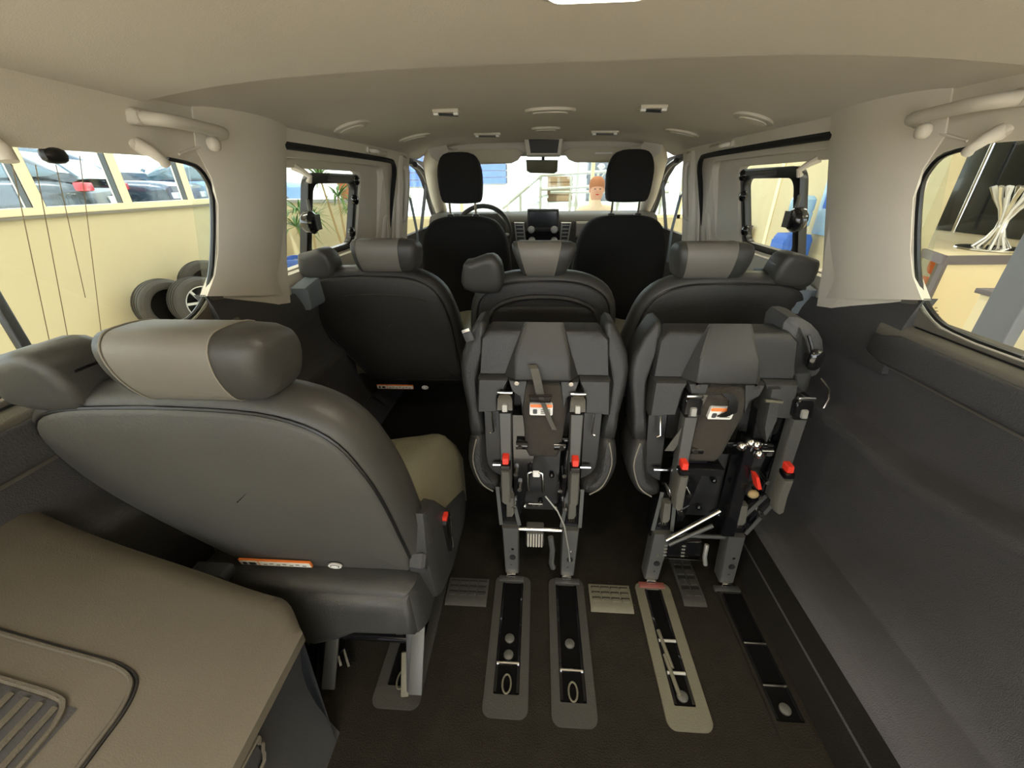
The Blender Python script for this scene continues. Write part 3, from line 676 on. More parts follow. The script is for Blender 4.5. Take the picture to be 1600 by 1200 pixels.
# ---- front seats
def front_seat(label, cx):
    t = thing('front_seat', label, 'seat', (cx, 2.4, 0))
    def fx(x, y, z): return (cx+x, 2.36 + y - (z-.5)*.12, z)
    f = lambda x, z, d: fx(x, d, z)
    o_ = spline([(0, .885), (.12, .878), (.19, .845), (.235, .77), (.252, .68), (.262, .55), (.262, .40), (.24, .25), (-.24, .25), (-.262, .40), (-.262, .55), (-.252, .68), (-.235, .77), (-.19, .845), (-.12, .878)], 3)
    b = MB(); b.slab(o_, [(.0, .03), (.008, .012), (.03, 0), (.10, 0), (.13, .015), (.14, .05)], f, dome0=.012); b.build('backrest', 'fabric_black', t, sharp=60)
    h = spline([(-.105, .965), (-.116, 1.06), (-.108, 1.13), (-.075, 1.178), (0, 1.188), (.075, 1.178), (.108, 1.13), (.116, 1.06), (.105, .965), (.06, .95), (-.06, .95)], 3)
    b = MB(); b.slab(h, [(.0, .02), (.008, .006), (.03, 0), (.08, 0), (.10, .02)], f, dome0=.008); b.build('headrest', 'fabric_black', t, sharp=60)
    for s_ in (-.07, .07):
        b = MB(); b.cyl(fx(s_, .05, .86), fx(s_, .05, .97), .006, 10); b.build('headrest_post', 'chrome', t)
        b = MB(); b.lathe([(.020, 0), (.018, .010), (.010, .014)], 14, fx(s_, .05, .883)); b.build('post_guide', 'black', t)
    b = MB(); b.slab(rrect(-.26, .26, 2.42, 2.92, .06), [(.30, .02), (.33, 0), (.42, 0), (.45, .03)], lambda x, y, d: (cx+x, y, d)); b.build('seat_cushion', 'fabric_black', t)
    b = MB(); b.box(cx-.22, cx+.22, 2.45, 2.85, 0, .30); b.build('seat_base', 'plastic_dark', t, bev=.02)
front_seat('black fabric front seat on the left, in front of the steering wheel', -.435)
front_seat('black fabric front seat on the right, passenger side of the dashboard', .44)

# ---- third row seats, tumbled forward: underside towards the back
def tumbled(label, cx, legs, arms, hw, right=False):
    t = thing('folded_seat', label, 'seat', (cx, .80, 0))
    def fx(x, z, d=0): return (cx+x, .80 + .18*z + d, z)
    f = lambda x, z, d: fx(x, z, d)
    S = hw/.235
    # upholstery block behind the pan: cushion and backrest folded together
    b = MB(); b.slab([(-.16*S, .695), (.16*S, .695), (.205*S, .65), (.225*S, .58), (.215*S, .44), (.20*S, .40), (-.20*S, .40), (-.215*S, .44), (-.225*S, .58), (-.215*S, .66)], [(.075, .02), (.085, .004), (.12, 0), (.15, .0), (.17, .02)], f); b.build('cushion_shell', 'leather_row2', t)
    for s_ in (-1, 1):
        o_ = [(s_*.165*S, .728), (s_*.19*S, .735), (s_*.236*S, .655), (s_*.240*S, .585), (s_*.225*S, .50), (s_*.218*S, .430), (s_*.178*S, .430), (s_*.186*S, .51), (s_*.19*S, .60), (s_*.17*S, .66)]
        b = MB(); b.slab(spline(o_, 2), [(.030, .010), (.036, .002), (.05, 0), (.11, 0)], f); b.build('side_shield', 'pan_plastic', t, sharp=50)
        o_ = [(s_*.175*S, .425), (s_*.215*S, .428), (s_*.230*S, .36), (s_*.205*S, .29), (s_*.165*S, .262), (s_*.125*S, .270), (s_*.128*S, .30), (s_*.165*S, .335)]
        b = MB(); b.slab(spline(o_, 3), [(.02, .018), (.03, .004), (.06, 0), (.15, 0), (.17, .02)], f); bo = b.build('side_bolster', 'leather_row2', t, sharp=60)
        e_ = spline([(s_*.214*S, .425), (s_*.226*S, .36), (s_*.203*S, .295), (s_*.165*S, .268)], 4, False)
        b = MB(); b.tube([f(x-s_*.014, z, .021) for x, z in e_], .002, 5); b.build('seam', 'stitch', bo)
    # moulded pan, flat wings and raised hump
    b = MB(); b.slab([(-.182*S, .605), (-.178*S, .70), (-.15*S, .722), (.15*S, .722), (.178*S, .70), (.182*S, .605)], [(.016, .006), (.022, 0), (.08, 0)], f); pan = b.build('under_pan', 'pan_plastic', t, sharp=45)
    def hump():
        lo = [(-.115, .606), (-.085, .680), (-.060, .745), (.055, .745), (.072, .682), (.100, .606)]
        hi = [(-.080, .608), (-.078, .668), (-.050, .735), (.045, .735), (.066, .668), (.072, .608)]
        vs = [fx(x*S, z, .016) for x, z in lo] + [fx(x*S, z, dd) for (x, z), dd in zip(hi, (-.020, -.020, .012, .012, -.020, -.020))]
        fs = [(6, 7, 10, 11), (7, 8, 9, 10), (0, 1, 7, 6), (1, 2, 8, 7), (2, 3, 9, 8), (3, 4, 10, 9), (4, 5, 11, 10), (0, 6, 11, 5), (0, 5, 4, 3, 2, 1)]
        return vs, fs
    b = MB(); b.add(*hump()); b.build('pan_hump', 'hump_plastic', pan, bev=.006, seg=3, sharp=30)
    for s_ in (-1, 1):
        o_ = [(s_*.19*S, .515), (s_*.185*S, .606), (s_*.10*S, .608), (s_*.105*S, .585), (s_*.118*S, .518)]
        b = MB(); b.slab(o_, [(-.006, .006), (.0, 0), (.06, 0)], f); b.build('flap', 'hump_plastic', t, sharp=40)
        o_ = [(s_*.098*S, .606), (s_*.045*S, .606), (s_*.050*S, .56), (s_*.058*S, .53), (s_*.066*S, .56), (s_*.09*S, .575)]
        b = MB(); b.slab(o_, [(-.010, .004), (-.004, 0), (.03, 0)], f); b.build('hinge_cover', 'hump_plastic', t, sharp=40)
        b = MB(); b.cyl(fx(s_*.075*S, .600, -.016), fx(s_*.075*S, .600, -.006), .006, 10); b.build('pan_screw', 'chrome', t)
        # side rails behind, black
        b = MB(); b.slab([(s_*.12*S, .52), (s_*.18*S, .52), (s_*.175*S, .32), (s_*.12*S, .30)], [(.045, .004), (.05, 0), (.09, 0)], f); b.build('inner_side_panel', 'black', t)
        # pivot hardware in the arms, chrome
        ax = arms[0] if s_ < 0 else arms[1]
        at, ab = ax; L_ = legs[0] if s_ < 0 else legs[1]
        b = MB(); b.slab([(at-.022, .53), (at+.022, .53), (at+.022, .565), (at+.012, .58), (at-.012, .58), (at-.022, .565)], [(-.024, .004), (-.02, 0), (.02, 0)], f); b.build('arm_head', 'black_gloss', t)
        b = MB(); b.bar(fx(at-.02, .578, -.022), fx(at+.02, .578, -.022), .008, .008); b.build('arm_pin', 'chrome', t, bev=.002)
        b = MB(); b.slab(rrect(at-.008, at+.008, .53, .552, .004), [(-.030, .002), (-.027, 0), (-.02, 0)], f); b.build('lock_pawl', 'dash_silver', t)
        # long grey channel
        w0 = .017
        o_ = [(at-w0, .522), (at+w0, .522), (ab+w0*.8, .30), (ab-w0*.8, .30)]
        b = MB(); b.slab(o_, [(-.018, .003), (-.014, 0), (.012, 0)], f); b.build('arm_channel', 'grey_steel', t, sharp=40)
        b = MB(); b.slab([(at+.005-s_*.01, .50), (at+.045-s_*.055-.0, .50), (ab-s_*.04, .20), (ab-s_*.02, .20)], [(.015, .002), (.018, 0), (.05, 0)], f); b.build('inner_arm', 'black_gloss', t)
        xm = at*.35+ab*.65
        b = MB(); b.slab(rrect(xm-.009, xm+.009, .392, .412, .004), [(-.040, .002), (-.036, 0), (-.014, 0)], f); b.build('red_cap', 'red', t)
        b = MB(); b.slab(rrect(xm-.013, xm+.013, .378, .392, .003), [(-.042, .002), (-.038, 0), (-.014, 0)], f); b.build('cap_collar', 'black_gloss', t)
        o_ = [(xm-.012, .376), (xm+.012, .376), (ab+.013, .33), (ab+.012, .285), (ab+.0, .276), (ab-.012, .285), (ab-.013, .33)]
        b = MB(); b.slab(o_, [(-.044, .004), (-.038, 0), (-.016, 0)], f); b.build('release_lever', 'handle_grey' if 0 else 'strap', t, sharp=45)
        # horizontal chrome spring bar outward
        if not (right and s_ > 0):
            b = MB(); b.cyl(fx(ab, .345, .03), fx(s_*.15*S, .345, .03), .0045, 8); b.build('spring_bar', 'chrome', t)
        b = MB(); b.tube([fx(s_*.15*S, .505, .02), fx(s_*.145*S, .45, .02), fx(s_*.155*S, .445, .02)], .0025, 6); b.build('wire_clip', 'chrome', t)
        for (dx, z_, r_) in ((-.035, .425, .007), (-.025, .345, .006), (.012, .30, .008), (-.035, .30, .006), (-.02, .245, .007)):
            b = MB(); b.cyl(fx(ab+s_*dx, z_, -.012), fx(ab+s_*dx, z_, .03), r_, 10); b.build('pivot_bolt', 'chrome', t)
        b = MB(); b.cyl(fx(ab-s_*.025, .425, .0), fx(ab-s_*.055, .425, .0), .012, 12); b.build('pivot_bush', 'black_gloss', t)
        # lower arm and floor bracket
        lx, fxx = L_
        o_ = [(ab-.018, .285), (ab+.018, .285), (lx+.030, .22), (lx+.030, .15), (lx-.030, .15), (lx-.030, .22)]
        b = MB(); b.slab(o_, [(.012, .002), (.015, 0), (.06, 0)], f); b.build('leg_fork', 'black_gloss', t, sharp=40)
        for q_ in (-1, 1):
            b = MB(); b.bar(fx(lx+q_*.026, .175, .005), fx(ab+q_*.018+s_*.01, .29, .012), .003, .010, (1, 0, 0)); b.build('fork_edge', 'grey_steel', t)
        b = MB(); b.slab([(lx-.010, .275), (lx+.010, .275), (lx+.012, .225), (lx+.006, .215), (lx-.010, .215)], [(-.012, .002), (-.009, 0), (.01, 0)], f); b.build('lower_lever', 'strap', t)
        for q_ in (-.006, 0, .006):
            b = MB(); b.cyl(fx(lx+q_, .222, -.006), fx(lx+q_, .200, -.002), .0026, 6); b.build('spring', 'chrome', t)
        o_ = [(lx-.024, .172), (lx+.024, .172), (fxx+.020, .02), (fxx-.020, .02)]
        b = MB(); b.slab(o_, [(-.004, .003), (.0, 0), (.035, 0)], f); lg = b.build('leg', 'grey_steel', t, sharp=40)
        xq = lx*.35+fxx*.65
        b = MB(); b.cyl(fx(xq+.004, .075, -.0055), fx(xq+.004, .075, .0), .009, 14); b.build('leg_hole', 'black_matte', lg)
        b = MB(); b.cyl(fx(xq+.004, .105, -.0065), fx(xq+.004, .105, .0), .004, 10); b.build('leg_rivet', 'chrome', lg)
        b = MB(); b.cyl(fx(xq, .048, -.0065), fx(xq, .048, .0), .003, 10); b.build('leg_rivet', 'grey_steel', lg)
        b = MB(); b.box(cx+fxx-.036, cx+fxx+.036, .782, .80, .002, .010); b.build('foot_plate', 'plastic_grey' if not right or s_ > 0 else 'dull_red', t, bev=.002)
        b = MB(); b.box(cx+fxx-.016, cx+fxx+.012, .790, .802, .012, .026); b.build('foot_catch', 'chrome', t, bev=.003)
    # fabric sleeve in the centre
    dx = .0 if not right else -.01; sk_ = 0 if not right else .22
    def g(x, z, d): return fx(x+dx+sk_*(z-.5), z, d)
    b = MB(); b.slab([(-.062, .60), (.062, .60), (.066, .54), (.058, .47), (.052, .41), (.038, .39), (-.034, .39), (-.046, .41), (-.050, .47), (-.060, .54)], [(-.006, .014), (.0, .004), (.02, 0), (.06, 0)], g, dome0=.006); b.build('fabric_sleeve', 'sand_fabric', t, sharp=60)
    b = MB(); b.slab(rrect(-.034, .024, .520, .550, .004), [(-.020, 0), (-.010, 0)], g); lb = b.build('warning_label', 'white', t, sharp=30)
    b = MB(); b.slab(rrect(-.033, .023, .541, .549, .003), [(-.0212, 0), (-.0195, 0)], g); b.build('label_band', 'orange', lb, sharp=30)
    b = MB(); b.slab(rrect(-.026, -.015, .524, .536, .003), [(-.0210, 0), (-.0195, 0)], g); b.build('pictogram', 'plastic_dark', lb, sharp=30)
    for i_ in range(3):
        b = MB(); b.slab(rrect(-.006, .018, .525+.0045*i_, .527+.0045*i_, .0005), [(-.0210, 0), (-.0195, 0)], g); b.build('print_line', 'stitch', lb, sharp=30)
    if not right:
        b = MB(); b.ribbon([fx(-.030, .652, -.028), fx(-.024, .648, -.040), fx(-.016, .62, -.045), fx(-.010, .590, -.038), fx(-.006, .575, -.030)], .020, .003); b.build('strap', 'strap', t)
        b = MB(); b.ribbon([fx(-.008, .580, -.034), fx(.004, .545, -.030), fx(.018, .51, -.026), fx(.030, .482, -.020)], .012, .002); b.build('strap_tail', 'strap', t)
        b = MB(); b.tube([fx(-.036, .580, -.040), fx(.020, .582, -.040), fx(.016, .568, -.042), fx(-.032, .568, -.042)], .003, 6, closed=True); b.build('strap_buckle', 'black_gloss', t)
        b = MB(); b.tube([fx(-.034, .295, -.01), fx(-.036, .352, -.012), fx(-.026, .356, -.012)], .004, 8); b.build('striker', 'chrome', t)
        b = MB(); b.tube([fx(.006, .295, -.01), fx(.002, .352, -.012), fx(-.008, .356, -.012)], .004, 8); b.build('striker', 'chrome', t)
        b = MB(); b.slab(rrect(-.024, -.004, .340, .358, .003), [(-.014, .002), (-.010, 0)], f); b.build('striker_plate', 'white', t)
        b = MB(); b.bar(fx(-.036, .252, -.004), fx(.006, .252, -.004), .008, .010); b.build('cross_pin', 'chrome', t, bev=.002)
        b = MB(); b.tube([fx(.012, .29, -.02), fx(.045, .255, -.03), fx(.065, .21, -.03), (cx+.080, .80, .13), (cx+.086, .795, .085)], .0022, 6); b.build('release_cable', 'dash_silver', t)
        b = MB(); b.slab(rrect(-.040, .012, .088, .140, .006), [(.02, .003), (.024, 0), (.06, 0)], f); st = b.build('stop_block', 'strap', t)
        for i_ in range(6): b = MB(); b.bar(fx(-.034+.008*i_, .092, .019), fx(-.034+.008*i_, .136, .019), .003, .003); b.build('block_rib', 'handle_grey', st)
        b = MB(); b.tube([fx(.030, .15, -.005), fx(.036, .11, -.008), (cx+.034, .80, .070), (cx+.04, .80, .05)], .008, 8); b.build('hook_arm', 'grey_steel', t)
    else:
        b = MB(); b.ribbon([g(-.045, .585, -.02), g(-.02, .592, -.034), g(.004, .575, -.034), g(.012, .545, -.030), g(-.004, .530, -.024)], .022, .004); b.build('strap_loop', 'black', t)
        b = MB(); b.ribbon([fx(-.055, .58, -.015), fx(-.08, .50, -.012), fx(-.115, .42, .0)], .022, .003); b.build('strap', 'strap', t)
        b = MB(); b.slab([(.10, .60), (.125, .60), (.13, .52), (.115, .46), (.10, .50)], [(-.02, .003), (-.015, 0), (.02, 0)], f); b.build('latch_bracket', 'plastic_grey', t, sharp=40)
        b = MB(); b.cyl(fx(.085, .575, -.03), fx(.125, .572, -.03), .004, 8); b.build('cross_pin', 'rail_trim', t)
        b = MB(); b.slab([(.088, .385), (.100, .382), (.112, .350), (.100, .348)], [(-.045, .002), (-.040, 0), (-.02, 0)], f); b.build('red_pointer', 'red', t)
        b = MB(); b.ellipsoid(fx(.10, .325, -.03), .014, .010, .012, 10, 6); b.build('brass_pivot', 'leaf_dry', t)
        b = MB(); b.cyl(fx(-.10, .168, -.02), fx(.03, .265, -.02), .006, 10); b.build('gas_strut', 'chrome', t)
        b = MB(); b.cyl(fx(-.09, .150, -.015), fx(.02, .215, -.015), .006, 10); b.build('gas_strut', 'grey_steel', t)
        b = MB(); b.slab(rrect(-.095, .03, .355, .378, .004), [(-.01, .003), (-.005, 0), (.04, 0)], f); b.build('cross_channel', 'black_gloss', t)
        b = MB(); b.slab(rrect(-.10, .01, .098, .150, .006), [(.0, .004), (.006, 0), (.05, 0)], f); st = b.build('stop_block', 'black_gloss', t)
        for c_ in (-.094, -.045):
            for i_ in range(4): b = MB(); b.bar(fx(c_-.003, .104+.011*i_, -.004), fx(c_+.006, .104+.011*i_, -.004), .003, .004); b.build('block_rib', 'dash_silver', st)
        b = MB(); b.bar(fx(-.10, .093, .0), fx(.015, .090, .0), .005, .004); b.build('lower_edge', 'chrome', t)
        b = MB(); b.tube([fx(.015, .15, -.01), fx(.012, .115, -.015), fx(.02, .085, -.01)], .006, 8); b.build('hook_arm', 'dash_silver', t)
        for (x_, z_) in ((.075, .46), (.055, .45), (.10, .43), (.09, .455)):
            b = MB(); b.ellipsoid(fx(x_, z_, -.02), .012, .012, .012, 10, 6); b.build('linkage_ball', 'chrome', t)
        b = MB(); b.slab([(.07, .46), (.10, .45), (.085, .18), (.05, .18)], [(-.012, .003), (-.008, 0), (.04, 0)], f); b.build('linkage_plate', 'black_gloss', t)
        # belt reel shell on the outer side with its wire
        b = MB(); b.slab(spline([(.13, .74), (.18, .75), (.235, .70), (.245, .62), (.215, .60), (.15, .61)], 3), [(.03, .02), (.04, .004), (.12, 0), (.14, .02)], f); b.build('belt_reel_cover', 'plastic_dark', t)
        b = MB(); b.tube([fx(.185, .715, .02), fx(.195, .690, .015), fx(.20, .672, .015)], .004, 6); b.build('belt_slot', 'black', t)
        b = MB(); b.ellipsoid(fx(.205, .66, .01), .018, .012, .028, 12, 8, .8); b.build('belt_buckle', 'black_gloss', t)
        b = MB(); b.tube([fx(.215, .625, -.01), fx(.238, .60, -.012), fx(.243, .575, -.012), fx(.236, .55, -.012)], .0025, 6); b.build('release_wire', 'chrome', t)
    # common low cross tube, sleeve of black mechanisms
    b = MB(); b.cyl(fx(legs[0][0], .157, .012), fx(legs[1][0], .157, .012), .0065, 10); b.build('cross_tube', 'chrome' if not right else 'grey_steel', t)
    b = MB(); b.slab([(legs[0][0]+.03, .385), (legs[1][0]-.03, .385), (legs[1][0]-.035, .19), (legs[0][0]+.035, .19)], [(.05, .004), (.055, 0), (.09, 0)], f); b.build('mechanism_plate', 'black', t)
    b = MB(); b.cyl(fx(arms[0][1], .425, .03), fx(arms[1][1], .425, .03), .010, 12); b.build('torsion_tube', 'black_gloss', t)
    for (x_, z_) in ((-.03, .32), (.03, .31), (-.045, .21), (.045, .205), (0, .225)):
        b = MB(); b.ellipsoid(fx(x_, z_, .04), .008, .008, .008, 8, 6); b.build('rivet', 'chrome' if abs(x_) > .04 else 'black_gloss', t)
    return t, fx
tumbled('middle folded seat tumbled forward, its metal frame and light strap facing back', 0, ((-.085, -.080), (.086, .082)), ((-.097, -.094), (.086, .086)), .212)
tumbled('right folded seat tumbled forward, with slanting frame arms and a red pointer', .445, ((-.105, -.121), (.095, .090)), ((-.077, -.087), (.185, .167)), .218, True)
# belt buckle lying on the left shoulder of the middle folded seat
t = thing('belt_tongue', 'small belt tongue with a light clip on the left shoulder of the middle folded seat', 'belt tongue', (-.19, .94, .70))
b = MB(); b.bar((-.196, .95, .715), (-.186, .945, .690), .024, .010, (0, 1, 0)); b.build('tongue_body', 'plastic_dark', t, bev=.003)
b = MB(); b.bar((-.198, .945, .722), (-.196, .945, .716), .020, .004, (0, 1, 0)); b.build('tongue_bar', 'chrome', t)

# ================================================================== FLOOR RAILS, VENTS, CARGO COVER
def rail(label, x0, x1, y0, y1, m, marks, shine=False):
    cx = (x0+x1)/2; t = thing('floor_rail', label, 'rail', (cx, y0, 0))
    wi = .030 if not shine else .024
    b = MB(); b.plate(rrect(x0, x1, y0, y1, .02, 5), [rrect(cx-wi, cx+wi, y0+.045, y1-.02, .003, 2)], .006, .0005, XYZ)
    b.build('rail_surround', m, t, bev=.0015, sharp=30)
    b = MB(); b.box(cx-wi, cx+wi, y0+.045, y1-.02, .0006, .0016); b.build('rail_slot', 'rail_well', t)  # flat black sheet, painting the shade of a slot that isn't cut
    for s_ in (-1, 1):
        b = MB(); b.box(cx+s_*(wi-.004)-.003, cx+s_*(wi-.004)+.003, y0+.05, y1-.02, .001, .0045); b.build('slot_lip', 'black_gloss', t)
    for (yy, kind) in marks:
        if kind == 'bar':
            b = MB(); b.cyl((cx-wi+.003, yy, .006), (cx+wi-.003, yy, .006), .0038, 8); b.build('striker_bar', 'dash_silver' if shine else 'chrome', t)
        elif kind == 'bolt':
            b = MB(); b.lathe([(.012, .002), (.012, .006), (.007, .008), (.001, .008)], 16, (cx, yy, 0)); b.build('bolt', 'grey_steel', t)
        elif kind == 'ring':
            b = MB(); b.tube([(cx+.010*math.cos(2*PI*i/18), yy+.020*math.sin(2*PI*i/18), .006) for i in range(18)], .0022, 6, closed=True); b.build('lock_ring', 'rail_trim', t)
        elif kind == 'lever':
            b = MB(); b.tube([(cx-wi+.008, yy+.06, .007), (cx-.010, yy, .008), (cx-.006, yy-.03, .006)], .005, 8); b.build('lock_lever', 'rail_trim', t)
rail('floor rail under the left leg of the middle folded seat, dark surround', -.126, -.024, .448, .80, 'rail_trim_dark', [(.515, 'ring'), (.560, 'bar'), (.580, 'bolt'), (.620, 'bolt')])
rail('floor rail under the right leg of the middle folded seat, dark surround', .028, .128, .440, .80, 'rail_trim_dark', [(.507, 'ring'), (.552, 'bar'), (.615, 'bolt')])
rail('bright beige floor rail behind the right folded seat with open lever slot', .276, .374, .447, .80, 'rail_trim', [(.512, 'bolt'), (.540, 'lever'), (.560, 'bar'), (.600, 'lever'), (.635, 'bar')], True)
rail('dark floor rail nearest the right side wall', .505, .580, .43, .80, 'carpet_floor', [(.545, 'bar'), (.64, 'bar'), (.50, 'bolt')])
rail('short dark floor rail under the legs of the left foreground seat', -.378, -.268, .452, .80, 'rail_trim_dark', [(.51, 'ring')])
def vent(label, x0, x1, y0, y1, m, rows=3, cols=4):
    t = thing('floor_vent', label, 'vent', ((x0+x1)/2, y0, 0))
    b = MB(); b.prism([(y0, .001), (y0+.004, .004), (y0+.02, .008), (y1, .008), (y1, .001)], x0, x1, lambda y, z, d: (d, y, z)); b.build('grille_plate', m, t)
    dy = (y1-y0-.03)/rows; dx = (x1-x0-.01)/cols
    for i in range(rows):
        for j in range(cols):
            xa = x0+.005+dx*j; ya = y0+.024+dy*i
            b = MB(); b.box(xa+.004, xa+dx-.003, ya+.003, ya+dy*.62, .0083, .0125); b.build('grille_fin', m, t)
            b = MB(); b.box(xa+.002, xa+dx-.001, ya+dy*.62, ya+dy, .0070, .0086); b.build('grille_gap', 'black_matte', t)
vent('ribbed floor vent between the left foreground seat and the middle rail', -.262, -.146, .703, .785, 'rail_trim_dark')
vent('ribbed floor vent between the middle rails and the bright rail', .142, .258, .705, .785, 'rail_trim')
vent('faint dark floor vent right of the bright rail', .400, .462, .735, .90, 'rail_trim_dark', 4, 2)

# moulded cover in the lower left corner
t = thing('cargo_cover', 'moulded grey-brown cover with a ribbed grille in the lower left corner', 'cover', (-.62, .30, 0))
def topz(x): return .350 + .235*max(0, (-x-.47)/.38)**1.4
def yf(x): return .470 - .07*sm(-.50, -.40, x) - .02*sm(-.60, -.85, x)
def top(u, v):
    x = -.86+.435*u; y = -.30 + (yf(x)+.30)*v
    e = max(sm(.90, 1, u)**2, sm(.965, 1, v)**2)
    xx = x + .012*sm(.2, .5, y)*0
    return (xx, y, topz(x) - .012*e)
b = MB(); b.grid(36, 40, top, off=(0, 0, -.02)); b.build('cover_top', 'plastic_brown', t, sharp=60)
def sidef(u, v):
    y = -.30 + .70*u; return (-.402+.0*v-.075*v*0 - .006*math.sin(PI*v) - .09*v*1.0*-1*0, y, .335*(1-v)+.0*v)
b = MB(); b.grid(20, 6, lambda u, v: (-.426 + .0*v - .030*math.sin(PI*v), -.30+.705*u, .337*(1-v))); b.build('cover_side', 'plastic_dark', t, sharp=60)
b = MB(); b.slab([(-.10, .21), (-.10, .31), (.24, .31), (.275, .285), (.28, .25), (.24, .21)], [(.004, .004), (.0, .0), (-.01, 0)], lambda y, z, d: (d+.0015-.426-.030*math.sin(PI*(1-z/.337)), y, z)); b.build('side_recess', 'trim_dark', t, sharp=40)
e_ = [(-.10, .31), (.24, .31), (.275, .285), (.28, .25), (.24, .21), (-.10, .21)]
b = MB(); b.tube([(.006-.426-.030*math.sin(PI*(1-z/.337)), y, z) for y, z in spline(e_, 3, False)], .003, 6); b.build('recess_edge', 'plastic_rib', t)
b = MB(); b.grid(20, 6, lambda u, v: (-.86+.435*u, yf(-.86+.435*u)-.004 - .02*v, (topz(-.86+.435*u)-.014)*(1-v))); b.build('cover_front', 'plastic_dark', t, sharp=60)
# raised lid and its border line; grille with ribs running front to back
def onx(x, y, h): return (x, y, topz(x)+h)
ol = [(-.855, .285), (-.80, .288), (-.66, .300), (-.625, .300), (-.604, .292), (-.594, .275), (-.589, .25), (-.588, .22), (-.587, .19), (-.572, -.28), (-.855, -.28)]
b = MB(); b.tube([onx(x, y, .002) for x, y in spline(ol[:10], 8, False)], .0032, 6); b.build('lid_edge', 'plastic_rib', t)
b = MB(); b.tube([onx(x+.004, y+.004, .0012) for x, y in spline(ol[:10], 8, False)], .0025, 6); b.build('lid_gap', 'black', t)
xr = -.612
fr = [(-.855, .244), (-.70, .252), (-.655, .252), (-.642, .244), (-.636, .225), (-.635, .20), (-.634, .17), (-.622, -.28)]
b = MB(); b.tube([onx(x, y, .003) for x, y in spline(fr, 8, False)], .004, 6); gr = b.build('grille_frame', 'plastic_rib', t)
b = MB(); b.grid(16, 8, lambda u, v: onx(-.855+.225*u, -.28+.528*v, .0012)); b.build('grille_bed', 'plastic_dark', t)
for i in range(14):
    xx = -.648 - .0148*i
    b = MB(); b.tube([onx(xx+.010, -.28, .003), onx(xx, .242, .003)], .0042, 6); b.build('grille_slat', 'plastic_rib', gr)

# ================================================================== SHOWROOM AROUND THE VAN
GZ = -.62
b = MB(); b.box(-5.2, 6.2, -7, 8.4, GZ-.05, GZ); struct(b.build('floor', 'showroom_floor'))
b = MB(); b.box(-5.2, 6.2, -7, 8.4, 3.40, 3.45); struct(b.build('ceiling', 'showroom_ceiling'))
b = MB(); b.box(-5.2, 6.2, -7.1, -7.0, GZ, -.10); b.box(-5.2, 6.2, -7.1, -7.0, 2.6, 3.45); struct(b.build('wall_back', 'cream_wall'))  # unseen back wall, left open across the middle to let daylight reach the seats
b = MB(); b.box(-5.2, 30, -30, -7.1, GZ-.1, GZ-.05); struct(b.build('ground', 'yard'))
b = MB(); b.box(6.15, 6.25, -7, 8.4, GZ, 3.45); struct(b.build('wall_right', 'cream_wall'))
# left wall: solid below the sill, band of windows above
SZ = .83
b = MB(); b.box(-5.25, -5.10, -7, 8.4, GZ, SZ-.03); b.box(-5.25, -5.10, -7, 8.4, 2.35, 3.45); struct(b.build('wall_left', 'cream_wall'))
b = MB(); b.box(-5.22, -5.06, -7, 8.4, SZ-.06, SZ-.035); struct(b.build('trim_15', 'stitch'))
MY = [-5.0, -3.98, -2.96, -1.94, -.92, .10, 1.12, 2.14, 3.15, 4.15, 5.13, 6.14, 7.15, 8.15]
b = MB(); b.box(-5.20, -5.09, -7, 8.4, SZ-.03, SZ+.04); b.box(-5.20, -5.09, -7, 8.4, 2.28, 2.35)
for y in MY: b.box(-5.20, -5.09, y-.055, y+.055, SZ+.04, 2.28)
wl = struct(b.build('window_8', 'cream_frame'))
for y in MY[6:]:
    for s_ in (-1, 1):
        b = MB(); b.box(-5.17, -5.10, y+s_*.060-.006, y+s_*.060+.006, SZ+.04, 2.28); b.build('glazing_bead', 'plastic_grey', wl)
for a, c in zip(MY[6:], MY[7:]):
    b = MB(); b.box(-5.155, -5.150, a+.05, c-.05, SZ+.03, 2.29); b.build('pane', 'glass_tint', wl, smooth=False)
# front facade: low wall, tall mullions, glass
b = MB(); b.box(-5.2, -3.05, 7.9, 8.4, GZ, .74); b.box(-3.05, 6.2, 8.3, 8.4, GZ, .42); struct(b.build('wall_front', 'cream_wall'))
b = MB(); b.box(-5.2, -3.0, 7.86, 8.4, .74, .80); struct(b.build('trim_16', 'dash_silver'))
b = MB()
for x in (-5.1, -3.0, -1.5, .95, 2.6, 4.4, 6.1): b.box(x-.03, x+.03, 8.30, 8.38, .40, 3.4)
b.box(-5.2, 6.2, 8.30, 8.38, .42, .47)
wf = struct(b.build('window_9', 'cream_frame'))
for xa, xb in ((-3.0, -1.5), (-1.5, .95), (.95, 2.6), (2.6, 4.4)):
    b = MB(); b.box(xa+.03, xb-.03, 8.33, 8.335, .47, 3.4); b.build('pane', 'glass_tint', wf, smooth=False)
# right partition with cream face
b = MB(); b.box(3.5, 3.62, 4.15, 8.3, GZ, 3.4); struct(b.build('wall_right', 'cream_wall'))
b = MB(); b.box(3.485, 3.499, 6.75, 6.83, GZ, 3.4); struct(b.build('trim_17', 'cream_frame'))
# grey column by the right rear window
b = MB(); b.slab(rrect(2.50, 2.57, 2.19, 2.375, .01), [(GZ, .0), (GZ+.001, 0), (3.39, 0)], XYZ); struct(b.build('trim_18', 'column_grey'))
# panels of the added, unseen luminaires
for i, (x, y) in enumerate(ADDED_LAMPS):
    t = thing('ceiling_luminaire', 'rectangular showroom ceiling luminaire overhead', 'lamp', (x, y, 3.36), 'showroom ceiling luminaires')
    b = MB(); b.box(x-.80, x+.80, y-.30, y+.30, 3.345, 3.395); b.build('housing', 'white', t)
    b = MB(); b.box(x-.76, x+.76, y-.26, y+.26, 3.335, 3.345); b.build('diffuser', 'lamp_panel', t)

